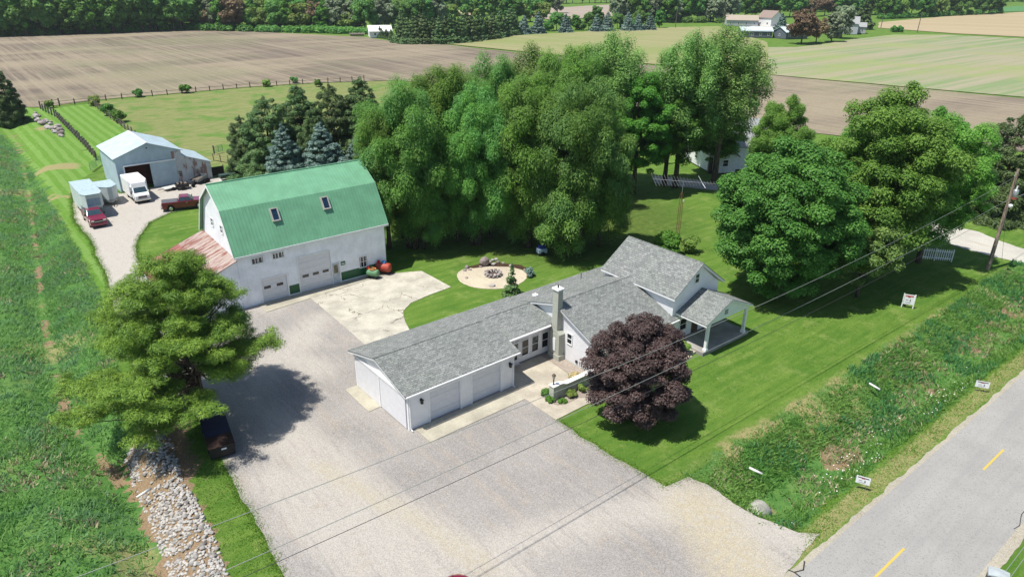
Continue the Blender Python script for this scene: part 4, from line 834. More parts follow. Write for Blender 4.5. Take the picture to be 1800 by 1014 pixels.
def trunk_mesh(name, h, r, ends, seed, m=BARK, lean=(0, 0), forks=1):
    rg = random.Random(seed); mb = MB()
    for q in range(forks):
        ox, oy = ((rg.uniform(-.5, .5), rg.uniform(-.5, .5)) if q else (0, 0)); pts = []; x, y = ox, oy
        for i in range(7):
            t = i/6; pts.append((ox+lean[0]*t*t+rg.uniform(-.1, .1)*(i > 0)*h*.04+ox*t*2.5, oy+lean[1]*t*t+rg.uniform(-.1, .1)*(i > 0)*h*.04+oy*t*2.5, h*t))
        mb.tube(pts, [r*1.25, r, r*.85, r*.7, r*.5, r*.33, r*.12], 9)
    for e in ends:
        t = rg.uniform(.22, .7); z = min(h*t, max(e[2]-.8, .8)); bx = lean[0]*(z/h)**2; by = lean[1]*(z/h)**2
        mid = ((bx+e[0])/2, (by+e[1])/2, (z+e[2])/2-.12*math.hypot(e[0]-bx, e[1]-by)+rg.uniform(-.2, .2)); rb = r*.34*(1-.5*z/h)
        mb.tube([(bx, by, z), mid, tuple(e[:3])], [rb, rb*.6, rb*.15], 6)
    me = bpy.data.meshes.new(name); me.from_pydata(mb.v, [], mb.f); me.update(); me.materials.append(m); me.polygons.foreach_set('use_smooth', [True]*len(me.polygons)); return me
def crown_round(h, Rr, base, n, rc, seed, fill=.3, squash=1., jit=.12, lobe=0., ez=.75):
    rg = np.random.default_rng(seed); out = []; zc = (h+base)/2; hz_ = (h-base)/2
    ph = rg.random(4)*6.28
    while len(out) < n:
        d = rg.normal(size=3); d /= np.linalg.norm(d); 
        if d[2] < -.55 and rg.random() < .6: continue
        f = rg.uniform(.74, .92) if rg.random() > fill else rg.uniform(.2, .7)
        az = math.atan2(d[1], d[0]); f = min(f*(1 + lobe*(1-abs(d[2])**2)*(math.sin(az*2+ph[0])*.5+math.sin(az*3+ph[1]+d[2]*3)*.5) + rg.normal()*jit*.3), 1.04)
        r = rc*rg.uniform(.65, 1.3); out.append((d[0]*f*(Rr-rc*.3), d[1]*f*(Rr-rc*.3), zc+d[2]*f*(hz_-rc*.3)*squash, r, r, r*ez, rg.random()))
    return out
def crown_cone(h, Rb, base, rc, seed, layers=9, flat=.5, power=1., gap=.0):
    rg = np.random.default_rng(seed); out = []
    for i in range(layers):
        t = (i+.5)/layers; z = base+(h-base)*t; rad = Rb*(1-t)**power*(.85+.3*rg.random()); n = max(2, int(2.6*math.pi*rad/(rc*1.3)))
        for j in range(n):
            a = 6.283*(j+rg.random()*.7)/n; f = rg.uniform(.5, 1.0); 
            if rg.random() < gap: continue
            r = rc*rg.uniform(.6, 1.2)*(1-.55*t); out.append((rad*f*math.cos(a), rad*f*math.sin(a), z-rad*f*.18+rg.uniform(-.2, .2), r, r, r*flat, rg.random()))
    out.append((0, 0, h-rc*.35, rc*.3, rc*.3, rc*.7, .5)); out.append((0, 0, h-rc*1.1, rc*.5, rc*.5, rc*.6, .5)); return out
LG = leafmat('leaf_fresh_green', (.055, .175, .028), (.13, .31, .055), trans=.35); LG2 = leafmat('leaf_light_green', (.095, .23, .035), (.23, .42, .075), trans=.45); LW2 = leafmat('leaf_mid_green', (.09, .215, .03), (.24, .43, .075), (.18, .32, .07), trans=.5); LYG = leafmat('leaf_spring_green', (.11, .22, .05), (.26, .41, .11), trans=.4); LW = leafmat('leaf_olive_green', (.09, .22, .04), (.24, .45, .095), (.17, .36, .10), trans=.5)
LY = leafmat('leaf_yellow_green', (.13, .23, .04), (.30, .42, .10), trans=.4); LD = leafmat('leaf_deep_green', (.06, .17, .02), (.15, .32, .045), trans=.4)
LP = leafmat('leaf_purple', (.045, .028, .026), (.155, .11, .095), trans=.15); LN = leafmat('needle_dark', (.045, .10, .03), (.12, .19, .06), trans=.1)
LB_ = leafmat('needle_blue', (.07, .13, .11), (.22, .32, .27), trans=.1); LPN = leafmat('needle_light', (.065, .14, .018), (.23, .34, .045), trans=.2); LBR = leafmat('leaf_bronze', (.15, .10, .05), (.28, .21, .12), trans=.3)
LGY = leafmat('leaf_grey_green', (.15, .20, .11), (.28, .34, .20), trans=.3)
PROTO = {}
def proto(key, tm, cm): PROTO[key] = (tm, cm)
def ends_of(cl, n, seed): rg = random.Random(seed); return [c[:3] for c in rg.sample(list(cl), min(n, len(cl)))]
def place_tree(key, x, y, s, rz, label, cat='tree', group=None, name='tree', z=None, sz=None):
    tm, cm = PROTO[key]; t = empty(name, (x, y, float(hz(x, y)) if z is None else z), rz, label, cat, group); t.scale = (s, s, sz or s)
    for nm, me in (('trunk', tm), ('crown', cm)):
        if me: o = bpy.data.objects.new(nm, me); link(o); o.parent = t
    return t
# near trees, each with its own shape ------------------------------------------------
# the big pine by the yard: long level limbs with plates of needles
rg = np.random.default_rng(5); cl = []
for i in range(64):
    t = (i+.5)/64; z = 1.9+8.7*t**.95; a = i*2.399+rg.uniform(-.4, .4); L = (6.3*(1-t**1.7)*(.72+.38*rg.random())+.9)
    L *= 1 + .12*math.cos(a-math.pi) - .16*max(0, math.cos(a)); L *= 1 - .12*max(0, math.cos(a-R(90)))
    if z < 3.2 and math.cos(a-R(200)) < .1 and math.cos(a-R(-100)) < .3: continue
    for q in np.linspace(.45, 1, max(2, int(L/.85))):
        for w_ in (-1.6, -.8, 0, .8, 1.6):
            if w_ and rg.random() < .42: continue
            sp = w_*.62*q; r = rg.uniform(.34, .66)
            cl.append((L*q*math.cos(a)-sp*math.sin(a), L*q*math.sin(a)+sp*math.cos(a), z-.05*L*q+.75*q*q+rg.uniform(-.2, .2), r, r, r*.62, rg.random()))
PINE_CL = cl
PX_, PY_ = -20.4, 39.4
me = leaf_mesh('crown', cl, 300000, .12, LPN, 3, aspect=.13, up=.3, inner=.15, shell=1.05)
t = empty('pine_tree', (PX_, PY_, 0), 0, 'large yellow green pine with wide level limbs at the left of the gravel yard', 'tree')
tm = trunk_mesh('trunk', 10.6, .26, [c for c in cl if math.hypot(c[0], c[1]) > 2.2][::7], 4, BARK)
for nm, q in (('trunk', tm), ('crown', me)): o = bpy.data.objects.new(nm, q); link(o); o.parent = t
# purple maple
cl = crown_round(7.3, 3.35, .3, 280, .48, 8, fill=.2, jit=.5, lobe=.14)
proto('pm', trunk_mesh('trunk', 5.5, .2, ends_of(cl, 14, 1), 2, BARKB), leaf_mesh('crown', cl, 150000, .066, LP, 4, aspect=.7, up=.4, inner=.45, shell=.75))
mx, my = G(1114, 738); place_tree('pm', mx, my, 1, .4, 'round purple leaved maple on the lawn in front of the house')
# big fresh green maple
cl = crown_round(14.2, 6.2, .2, 420, .8, 9, fill=.15, jit=.25, lobe=.06)
proto('bm', trunk_mesh('trunk', 10, .32, ends_of(cl, 18, 2), 3), leaf_mesh('crown', cl, 240000, .105, LG, 5, aspect=.6, up=.42, inner=.42, shell=.75))
mx, my = G(1362, 520); place_tree('bm', mx, my, 1, 1.4, 'dense fresh green maple, rounded to the ground, to the right of the house')
# spreading ash-like trees (prototype set)
def mk_dec(key, h, Rr, base, n, rc, leaves, size, mat, seed, **kw):
    lk = {k_: kw.pop(k_) for k_ in ('aspect', 'up', 'inner', 'droop', 'shell') if k_ in kw}; fk = kw.pop('forks', 1)
    cl = crown_round(h, Rr, base, n, rc, seed, **kw)
    proto(key, trunk_mesh('trunk', h*.8, h*.019, ends_of(cl, 16, seed), seed+3, forks=fk), leaf_mesh('crown', cl, leaves, size, mat, seed+5, **lk))
mk_dec('w1', 17.5, 5.3, 1.4, 190, .85, 150000, .14, LW, 21, fill=.3, jit=.45, lobe=.2, droop=1.6, aspect=.24, up=.4, inner=.4, shell=.85, forks=2, ez=1.3)
mk_dec('w2', 18.5, 4.8, 1.8, 200, .8, 145000, .14, LW2, 22, fill=.3, jit=.45, lobe=.24, droop=1.6, aspect=.24, up=.4, inner=.4, shell=.85, ez=1.35)
mk_dec('d1', 17, 5.0, 1.8, 180, .85, 105000, .115, LD, 23, fill=.25, jit=.3, lobe=.14, up=.4, inner=.5, shell=.6)
mk_dec('s1', 19.5, 5.4, 5.0, 170, .85, 75000, .11, LYG, 24, fill=.3, jit=.4, lobe=.2, inner=.2, shell=1.2, ez=1.2)
mk_dec('g1', 17, 6.2, 2.0, 230, .85, 165000, .11, LG2, 25, fill=.3, jit=.45, lobe=.22, up=.4, inner=.35, shell=.9)
mk_dec('w3', 9, 3.4, .4, 100, .75, 65000, .10, LW, 29, fill=.3, jit=.35, lobe=.2, droop=1.2, aspect=.34, up=.35, inner=.4, shell=.8, ez=1.3)
mk_dec('y1', 7, 3.2, 1.6, 60, .7, 22000, .11, LYG, 26, fill=.3, jit=.4, lobe=.15, inner=.5, shell=.6)
def top_tree(key, ph, tx, ty, Y, sc_, rz, label, **kw):
    """tree of prototype height ph whose top is seen at (tx,ty), standing Y metres ahead"""
    x, h = at_depth(tx, ty, Y); return place_tree(key, x, Y, sc_, rz, label, sz=h/ph, **kw)
GRV = 'trees of the grove behind the house'
top_tree('w2', 18.5, 668, 190, 70.5, .62, 1.2, 'slender drooping tree brushing the right end of the barn roof', group=GRV)
for a in [('w1', 17.5, 705, 142, 71, .98, .3, 'olive green tree at the left edge of the grove, leaning over the barn roof'),
          ('w2', 18.5, 775, 108, 77, 1.0, 2.2, 'tall olive tree of the grove just behind the one over the barn roof'),
          ('w1', 17.5, 838, 150, 72, .85, 3.9, 'olive tree of the grove directly behind the fire pit'),
          ('w1', 17.5, 868, 96, 84, .95, 1.0, 'tall back row grove tree left of the centre of the grove'),
          ('w2', 18.5, 935, 132, 71.5, 1.02, 5.1, 'drooping olive tree in the middle of the front row of the grove'),
          ('w1', 17.5, 1032, 140, 69.5, .98, 2.0, 'drooping olive tree nearest the house roof, at the front right of the grove'),
          ('s1', 19.5, 945, 82, 88, .95, 2.9, 'yellow green tree behind the centre of the grove'),
          ('w2', 18.5, 1000, 78, 84, 1.0, 4.4, 'upright olive tree behind the front right of the grove'),
          ('s1', 19.5, 1075, 60, 95, .98, .6, 'thin yellow green tree topping the grove, seen against the pale field'),
          ('d1', 17, 1130, 128, 92, .92, 2.5, 'dark green tree at the right flank of the grove'),
          ('d1', 17, 1188, 118, 96, .95, 4.0, 'dark green tree standing nearest the white neighbouring house'),
          ('s1', 19.5, 1215, 58, 95, .92, 5.5, 'sparse tall tree left of the tallest one at the grove end'),
          ('s1', 19.5, 1290, 50, 97, 1.08, 1.8, 'tallest sparse tree with dark limbs at the right end of the grove'),
          ('d1', 17, 1268, 150, 103, .95, .4, 'dark tree behind the neighbouring house roof')]:
    top_tree(*a[:6], a[6], a[7], group=GRV)
for px, py, s, r_, lb in ((708, 418, 1.0, .5, 'low leafy grove tree hanging beside the barn corner'), (745, 438, .85, 1.9, 'short fork trunked grove tree nearest the tanks'), (805, 425, .95, 3.0, 'low leafy tree in the shade left of the fire pit boulders'), (862, 418, 1.0, 4.2, 'low leafy tree in the shade straight behind the fire pit'), (925, 432, .95, 5.0, 'low leafy tree beside the pale blue cart'),
                          (998, 452, 1.15, .2, 'drooping low tree standing in front of the grove nearest the roof'), (1052, 432, .9, 2.4, 'low leafy tree between the drooping one and the aerial')):
    x, y = G(px, py); place_tree('w3', x, y, s, r_, lb, group=GRV)
top_tree('g1', 17, 1592, 150, 64, .98, .9, 'wide spreading green tree on the right of the dense maple'); top_tree('g1', 17, 1685, 190, 68, .76, 3.1, 'green tree whose limbs reach right towards the utility pole')
top_tree('g1', 17, 1510, 215, 70, .62, 4.1, 'green tree squeezed between the dense maple and the wide spreading tree')
top_tree('g1', 17, 1385, 165, 84, .58, 5.2, 'lighter green tree peeping over the dense maple')
ax_, ay_ = G(1505, 522); place_tree('y1', ax_, ay_, 1.05, .5, 'small thin yellow green tree with a dark trunk at the edge of the front lawn')
# conifers ---------------------------------------------------------------------------
def mk_con(key, h, Rb, base, rc, leaves, size, mat, seed, **kw):
    cl = crown_cone(h, Rb, base, rc, seed, **kw); proto(key, trunk_mesh('trunk', h*.93, h*.018, [], seed, BARKB), leaf_mesh('crown', cl, leaves, size, mat, seed, aspect=.35, up=.3, inner=.4, shell=.6))
mk_con('n1', 12, 4.9, .6, 1.15, 80000, .15, LN, 31, layers=13, power=.42, flat=.75, gap=.1)
mk_con('n2', 12, 4.3, .6, 1.1, 75000, .15, LN, 32, layers=13, power=.48, flat=.75, gap=.08)
mk_con('b1', 8, 3.1, .2, .62, 42000, .12, LB_, 33, layers=15, power=.7, flat=.7)
PG = 'dark pines behind the barn'
for a in [('n1', 12, 462, 172, 97, .98, 0., 'dark pine at the left end of the row behind the barn'), ('n2', 12, 520, 152, 101, 1.0, 1., 'tall dark pine behind the two blue spruces, left of centre'),
          ('n1', 12, 577, 150, 104, .92, 2., 'dark pine right of the tallest in the row behind the barn'), ('n2', 12, 632, 138, 105, 1.0, 3., 'dark pine nearest the left edge of the grove'), ('n1', 12, 420, 205, 100, .6, 4., 'shorter dark pine leaning out to the left of the row behind the barn'),
          ('n2', 12, 548, 190, 96, .7, 5., 'lower dark pine between the two blue spruces')]:
    top_tree(*a, group=PG)
BG = 'blue spruces behind the barn'
for a in [('b1', 8, 493, 220, 93, .92, 0., 'left blue spruce behind the barn ridge'), ('b1', 8, 563, 216, 94, 1.05, 2., 'middle and widest blue spruce behind the barn ridge'), ('b1', 8, 622, 243, 92, .75, 4., 'right blue spruce, half hidden by the grove')]:
    top_tree(*a[:4], a[4], a[5]*1.28, a[6], a[7], group=BG)
top_tree('n2', 12, -6, 116, 136, .72, 1., 'dark conifer at the left edge of the photo beside the ploughed field')
top_tree('n1', 12, 1800, 205, 84, 1.05, 2., 'broad pine at the right edge of the photo behind the utility pole'); top_tree('n2', 12, 1772, 300, 92, .5, .5, 'lower pine to the left of the broad pine beyond the gravel lane')
# small plants -----------------------------------------------------------------------
def bush(name, x, y, h, r, mat, label, n=1800, size=.07, z=0, cat='shrub', cone=False, seed=1, group=None):
    cl = crown_cone(h, r, .05, r*.45, seed, layers=7, flat=.8) if cone else crown_round(h, r, 0, 14, r*.45, seed, fill=.3)
    me = leaf_mesh('foliage', cl, n, size, mat, seed, up=.4); t = empty(name, (x, y, z), seed, label, cat, group)
    o = bpy.data.objects.new('foliage', me); link(o); o.parent = t; MB().tube([(0, 0, 0), (0, 0, h*.7)], [.05*h**.5, .01], 6).build('stem', BARKB, t); return t
x, y = H2W(9.65, -9.45); bush('shrub', x, y, .55, .3, LG, 'small green shrub behind the wall pier', 900, .06, seed=2)
x, y = H2W(9.35, -10.2); bush('shrub', x, y, .4, .34, LD, 'low dark green clump on the pebbles in front of the wall pier', 900, .06, seed=3)
x, y = H2W(9.95, -10.85); bush('shrub', x, y, .32, .28, LD, 'low green clump to the right of the wall pier', 700, .06, seed=4)
x, y = H2W(10.95, -10.75); bush('shrub', x, y, .75, .33, LY, 'yellow green shrub on the pebbles before the garden wall', 900, .06, seed=5)
x, y = H2W(12.0, -10.7); bush('shrub', x, y, .7, .3, LY, 'yellow green shrub beside the purple maple', 800, .06, seed=6)
GRS = leafmat('dry_grass_blade', (.30, .22, .10), (.50, .40, .22), trans=.2)
x, y = H2W(12.75, -9.3); bush('ornamental_grass', x, y, .6, .45, GRS, 'tan ornamental grass behind the garden wall', 1200, .12, seed=7, cat='grass clump')
x, y = H2W(20.4, -11.2); bush('conifer_shrub', x, y, 3.0, .7, LN, 'small pointed conifer against the house wall above the purple maple', 4500, .09, cone=True, seed=8, cat='conifer')
x, y = H2W(21.9, -11.6); bush('shrub', x, y, 1.1, .6, LY, 'bright green rounded shrub beside the porch steps', 2200, .08, seed=9)
x, y = G(905, 520); bush('weeping_spruce', x-.3, y+.2, 3.1, .75, LN, 'narrow weeping conifer between the fire pit and the roof', 3200, .09, cone=True, seed=10, cat='conifer')
x, y = G(932, 490); bush('shrub', x, y+.6, .9, .5, LB_, 'pale green spiky shrub at the right rim of the fire pit', 900, .09, seed=11)
x, y = G(1172, 448); bush('shrub', x, y, 2.4, 1.5, LD, 'loose dark shrub at the foot of the aerial tower', 4200, .12, seed=12); x, y = G(1215, 445); bush('shrub', x, y, 1.8, 1.1, LY, 'thin greenish shrub to the right of the aerial tower foot', 2200, .1, seed=13)
for i, (px, py, h, lb) in enumerate([(243, 171, 2.0, 'round bush on the pasture fence nearest the pen'), (327, 164, 2.2, 'round bush on the pasture fence left of centre'), (470, 153, 1.8, 'low bush on the pasture fence above the dark pines'), (517, 147, 2.0, 'bush on the pasture fence between two others'), (560, 153, 1.8, 'last bush on the pasture fence before the pines'),
                                    (168, 186, 2.2, 'bush at the top corner of the mown pen'), (193, 203, 2.4, 'dark bush half way along the right fence of the mown pen'), (210, 215, 2.6, 'leafy green bush low on the right fence of the mown pen'), (88, 190, 1.6, 'low growth under the far left rails of the pen')]):
    x, y = G(px, py); bush('bush', x, y, h, h*.55, (LG, LD, LY)[i % 3], lb, 2000, .16, seed=20+i, cat='bush')

LIL = leafmat('lilac_bloom', (.10, .16, .06), (.30, .22, .36), trans=.3)
x, y = G(1487, 392); bush('flowering_bush', x, y, 2.4, 1.7, LIL, 'purple flowering bush in the gap right of the dense maple', 4000, .12, seed=41, cat='bush')
# tall weeds, flowers: stuff ------------------------------------------------------------
def tuft_mesh(name, x, y, h, tint, m, seed=0, blades=5, w=.05, lean=.5):
    rg = np.random.default_rng(seed); n = len(x); z = hz(x, y); N = n*blades; X = np.repeat(x, blades)+rg.normal(size=N)*.12; Y = np.repeat(y, blades)+rg.normal(size=N)*.12; Z = np.repeat(z, blades)-.03
    Hh = np.repeat(h, blades)*(.6+.6*rg.random(N)); a = rg.random(N)*6.283; dx, dy = np.cos(a), np.sin(a); ww = w*(.6+.8*rg.random(N)); ln = Hh*lean*(.3+rg.random(N)); b = rg.random(N)*6.283
    p0 = np.stack([X-dx*ww, Y-dy*ww, Z], -1); p1 = np.stack([X+dx*ww, Y+dy*ww, Z], -1); p2 = np.stack([X+np.cos(b)*ln+dx*ww*.35, Y+np.sin(b)*ln+dy*ww*.35, Z+Hh], -1)
    p3 = np.stack([X+np.cos(b)*ln*.4-dx*ww, Y+np.sin(b)*ln*.4-dy*ww, Z+Hh*.6], -1)
    me = bpy.data.meshes.new(name); setmesh(me, np.stack([p0, p1, p2, p3], 1).reshape(-1, 3), np.arange(4*N).reshape(-1, 4))
    at = me.attributes.new('tint', 'FLOAT', 'FACE'); at.data.foreach_set('value', np.clip(np.repeat(tint, blades)*.7+.3*rg.random(N), 0, 1).astype(np.float32)); me.materials.append(m); return link(bpy.data.objects.new(name, me))
WEED = leafmat('weed_blade', (.12, .29, .065), (.32, .50, .17), (.20, .36, .16), trans=.5); WEEDB = leafmat('weed_bluegreen', (.12, .27, .12), (.27, .43, .24), trans=.45); LAWNB = leafmat('lawn_blade', (.085, .19, .018), (.20, .31, .05), trans=.3)
DWEED = leafmat('ditch_blade', (.10, .23, .04), (.27, .42, .11), (.13, .29, .06), trans=.45); DWB = leafmat('ditch_weed_leaf', (.07, .20, .06), (.16, .34, .13), trans=.45)
def scatter(poly, dens, seed, f=None):
    a = np.array(poly); rg = np.random.default_rng(seed); x0, y0 = a.min(0); x1, y1 = a.max(0); n = int((x1-x0)*(y1-y0)*dens); x = rg.uniform(x0, x1, n); y = rg.uniform(y0, y1, n)
    k = inside(x, y, poly) & ~inside(x, y, yard)
    if f is not None: k &= rg.random(n) < f(x, y)
    return x[k], y[k]
lwn = PX((-40, 250), (0, 234), (38, 268), (108, 388), (158, 484), (190, 545), (200, 620), (215, 700), (220, 770), (212, 800), (245, 880), (276, 960), (298, 1020), (240, 1060), (-60, 1060), (-80, 600))
fl = lambda x, y: np.clip(.25+1.6*(fbm(x, y, .3)-.3), .12, 1)*(dline(x, y, LCH) > .3)
for mt, sd, nm, dn in ((WEED, 1, 'tall_grass', 26), (WEEDB, 2, 'tall_weeds', 9)):
    x, y = scatter(lwn, dn*1.3, sd, (lambda x, y: fl(x, y)*(1 if sd == 1 else (fbm(x+40, y, .22) > .5)*1.)))
    o = tuft_mesh(nm, x, y, .12+.36*fbm(x, y, .4), fbm(x+9, y, .5), mt, sd, 4, .032, 1.0); tag(o, 'tall rough grass on the left bank' if sd == 1 else 'blue green weeds on the left bank', 'grass' if sd == 1 else 'weeds', kind='stuff')
df = lambda x, y: np.clip(.3+1.8*(fbm(x, y, .45)-.3), .1, 1)*np.where(hz(x, y) < -1.0, .15, 1)
x, y = scatter(DITCH, 85, 3, df); o = tuft_mesh('ditch_grass', x, y, .08+.34*fbm(x, y, .6)*(hz(x, y) < -.12) + .03, fbm(x+9, y, .6), DWEED, 3, 4, .028, 1.1); tag(o, 'rough green grass in the roadside ditch', 'grass', kind='stuff')
x, y = scatter(DITCH, 18, 4, lambda x, y: (fbm(x+70, y, .3) > .54)*1.); o = tuft_mesh('ditch_weeds', x, y, .2+.4*fbm(x, y, .6), fbm(x+3, y, .6), DWB, 4, 4, .04); tag(o, 'blue green weeds in the roadside ditch', 'weeds', kind='stuff')
DRYB = leafmat('dry_blade', (.27, .25, .13), (.48, .44, .28), trans=.2)
x, y = scatter(DITCH, 9, 5, lambda x, y: (fbm(x-30, y, .35) > .54)*1.); o = tuft_mesh('dry_grass', x, y, .15+.25*fbm(x, y, .6), fbm(x+3, y, .6), DRYB, 5, 4, .035, .9); tag(o, 'dry tan grass in the roadside ditch', 'grass', kind='stuff')
x, y = scatter(lwn, 6, 6, lambda x, y: (fbm(x-30, y, .3) > .56)*1.); o = tuft_mesh('dry_grass', x, y, .15+.3*fbm(x, y, .6), fbm(x+3, y, .6), DRYB, 6, 4, .04, .9); tag(o, 'dry tan grass on the left bank', 'grass', kind='stuff')
x, y = scatter(STRIP, 90, 7); o = tuft_mesh('verge_grass', x, y, np.full(len(x), .07), fbm(x, y, .6), LAWNB, 7, 3, .03, .9); tag(o, 'bright grass verge between the stones and the gravel', 'grass', kind='stuff')
x, y = scatter(VERGE, 60, 17); o = tuft_mesh('verge_grass', x, y, .05+.08*fbm(x, y, .8), fbm(x, y, .6), LAWNB, 17, 3, .03, .9); tag(o, 'short grass along the edge of the road', 'grass', kind='stuff')
# ragged weedy edge of the gravel
ring_ = jitter(yard, .35, .22, 1); rg_ = np.random.default_rng(31); aa = np.array(ring_); bb = np.roll(aa, -1, 0); m_ = rg_.integers(0, len(aa), 26000); f_ = rg_.random(26000)[:, None]; q_ = aa[m_]*(1-f_)+bb[m_]*f_ + rg_.normal(size=(26000, 2))*.16
q_ = q_[(q_[:, 1] > 22) & (q_[:, 1] < 110)]; hx_ = (q_[:, 0]-HX)*math.cos(HA)+(q_[:, 1]-HY)*math.sin(HA); hy_ = -(q_[:, 0]-HX)*math.sin(HA)+(q_[:, 1]-HY)*math.cos(HA); rd_ = -q_[:, 0]*math.sin(RA)+q_[:, 1]*math.cos(RA)
kk_ = ~((hx_ > -1.2) & (hx_ < 14) & (hy_ > -12) & (hy_ < 1)) & (rd_ > 12.2) & ~((hx_ > -2) & (hx_ < 12) & (hy_ > 6) & (hy_ < 22)); q_ = q_[kk_]
o = tuft_mesh('edge_grass', q_[:, 0], q_[:, 1], np.full(len(q_), .09), fbm(q_[:, 0], q_[:, 1], .8), LAWNB, 33, 3, .03, 1.0); tag(o, 'ragged grass creeping over the edge of the gravel', 'grass', kind='stuff')
# lawn blades near the viewer so that the turf has a nap
LAWNP = PX((978, 742), (1060, 795), (1168, 856), (1240, 802), (1350, 742), (1450, 674), (1560, 612), (1650, 547), (1740, 482), (1500, 470), (1330, 560), (1330, 600), (1200, 640), (1020, 720))
x, y = scatter(LAWNP, 40, 8); o = tuft_mesh('lawn_grass', x, y, np.full(len(x), .06), fbm(x, y, .35), LAWNB, 8, 3, .035, 1.0); tag(o, 'mown lawn in front of the house', 'grass', kind='stuff')
FLW = paint('white_petal', (.8, .8, .76), .8, var=.02)
rgf = np.random.default_rng(9); ff = lambda x, y: ((fbm(x, y+60, .35) > .50) & (np.abs((-x*math.sin(RA)+y*math.cos(RA))-14.2) < 1.2))*1.
x, y = scatter(DITCH, 3, 9, ff); n = len(x); z = hz(x, y)+.35+.25*rgf.random(n); s = .018+.02*rgf.random(n)
co = np.stack([np.stack([x+a*s, y+b*s, z+c*s], -1) for a, b, c in ((-1, -1, 0), (1, -1, .3), (1, 1, 0), (-1, 1, -.3))], 1).reshape(-1, 3); me = bpy.data.meshes.new('white_flowers'); setmesh(me, co, np.arange(4*n).reshape(-1, 4)); me.materials.append(FLW)
tag(link(bpy.data.objects.new('white_flowers', me)), 'white wild flowers along the roadside ditch', 'flowers', kind='stuff')

# rip-rap and stones --------------------------------------------------------------------
def m_stone(name, a, b):
    k = NT(name, .9, .2); oi = k.n('ShaderNodeObjectInfo').outputs['Random']; n = k.noise(k.obj(), 3, 4); c = k.mix(oi, a, b); return k.col(k.mix(k.step(n, .3, .7, 0, .4), c, tuple(x*.6 for x in a)))
ST = m_stone('limestone', (.19, .175, .16), (.44, .42, .39)); FS_ = m_stone('fieldstone', (.20, .16, .15), (.46, .43, .42))
rgr = random.Random(11); RIP = PX((214, 792), (240, 757), (290, 752), (312, 800), (322, 850), (345, 880), (375, 940), (400, 1014)) + [(-11.5, 20), (-13.5, 22)] + PX((300, 1014), (282, 960), (255, 895), (232, 840))
rocks = [rock_mesh('stone', i, 1, .8, .55, ST) for i in range(10)]; pts = []
while len(pts) < 300:
    x = rgr.uniform(-29, -11); y = rgr.uniform(20, 41)
    if inside([x], [y], RIP)[0] and float(fbm(x, y, .55)) > .27: pts.append((x, y))
for (x, y) in pts:
    s = rgr.uniform(.22, .38); o = bpy.data.objects.new('stone', rocks[rgr.randrange(10)]); link(o); o.location = (x, y, float(hz(x, y))+s*.15); o.scale = (s, s, s); o.rotation_euler = (rgr.uniform(-.4, .4), rgr.uniform(-.4, .4), rgr.uniform(0, 6)); tag(o, 'white quarried stone in the long bank of rubble beside the gravel yard', 'stone', 'rubble stones')
V = []; Fs = []
import bmesh
base = []
for m_ in rocks[:5]: base.append((np.array([v.co[:] for v in m_.vertices]), np.array([p.vertices[:] for p in m_.polygons])))
cnt = 0; off = 0
x, y = scatter(RIP, 40, 12, lambda x, y: np.clip((fbm(x, y, .55)-.25)*5, 0.1, 1))
for i in range(len(x)):
    vv, ff_ = base[i % 5]; s = rgr.uniform(.12, .27); a = rgr.uniform(0, 6.28); c_, s_ = math.cos(a), math.sin(a); q = vv*s; q = np.stack([q[:, 0]*c_-q[:, 1]*s_+x[i], q[:, 0]*s_+q[:, 1]*c_+y[i], q[:, 2]+float(hz(x[i], y[i]))+s*.1], -1); V.append(q); Fs.append(ff_+off); off += len(q)
me = bpy.data.meshes.new('stone_rubble'); setmesh(me, np.concatenate(V), np.concatenate(Fs)); me.materials.append(ST); tag(link(bpy.data.objects.new('stone_rubble', me)), 'small white stones filling the rubble bank', 'stones', kind='stuff')
fr_ = [rock_mesh('boulder', 40+i, 1, .85, .7, FS_) for i in range(6)]
def boulder(x, y, s, label, group=None, k=0, sz=None, name='boulder'):
    o = bpy.data.objects.new(name, fr_[k % 6]); link(o); o.location = (x, y, float(hz(x, y))+(sz or s)*.22); o.scale = (s, s, sz or s); o.rotation_euler = (0, 0, k*1.3); return tag(o, label, name, group)
rgb_ = random.Random(5)
for i in range(44):
    t_ = rgb_.random(); a = G(62+t_*48, 206+t_*30 + rgb_.uniform(-7, 7)); boulder(a[0], a[1], rgb_.uniform(.6, 1.45), 'field boulder in the heap beside the far left fence', 'boulder heap by the fence', i)
for i, (px, py, s, sz, lb) in enumerate([(872, 457, .45, .4, 'dark stone furthest back in the pile behind the fire pit'), (876, 462, .5, .45, 'grey stone at the right end of the pile behind the fire pit'), (884, 463, .4, .3, 'small stone on the mulch right of the pile'), (851, 467, 1.2, 1.75, 'big upright pale boulder behind the fire pit'), (862, 462, .55, .5, 'dark red stone beside the big upright boulder'), (868, 466, .6, .5, 'purple grey boulder right of the upright one'), (866, 459, .5, .5, 'small stone on top of the pile behind the fire pit'), (845, 470, .4, .35, 'small pale stone left of the upright boulder'), (821, 472, .55, .7, 'grey boulder at the left rim of the fire pit gravel'), (817, 476, .5, .35, 'flat pale stone under the grey boulder at the left rim'), (826, 475, .45, .3, 'stone right of the flat pale one at the left rim'),
        (820, 489, .45, .3, 'dark stone low on the left of the fire pit gravel'), (865, 503, .7, .45, 'pinkish stone at the near rim of the fire pit gravel'), (898, 468, .6, .35, 'tan stone at the far right rim of the fire pit gravel'), (922, 478, .3, .7, 'thin upright pale stone at the right of the fire pit')]):
    a = G(px, py); boulder(a[0], a[1], s, lb, None, i, sz)
fx, fy = G(867, 484); t = empty('fire_pit', (fx, fy, 0), 0, 'round stone fire ring in the middle of the pea gravel circle', 'fire pit')
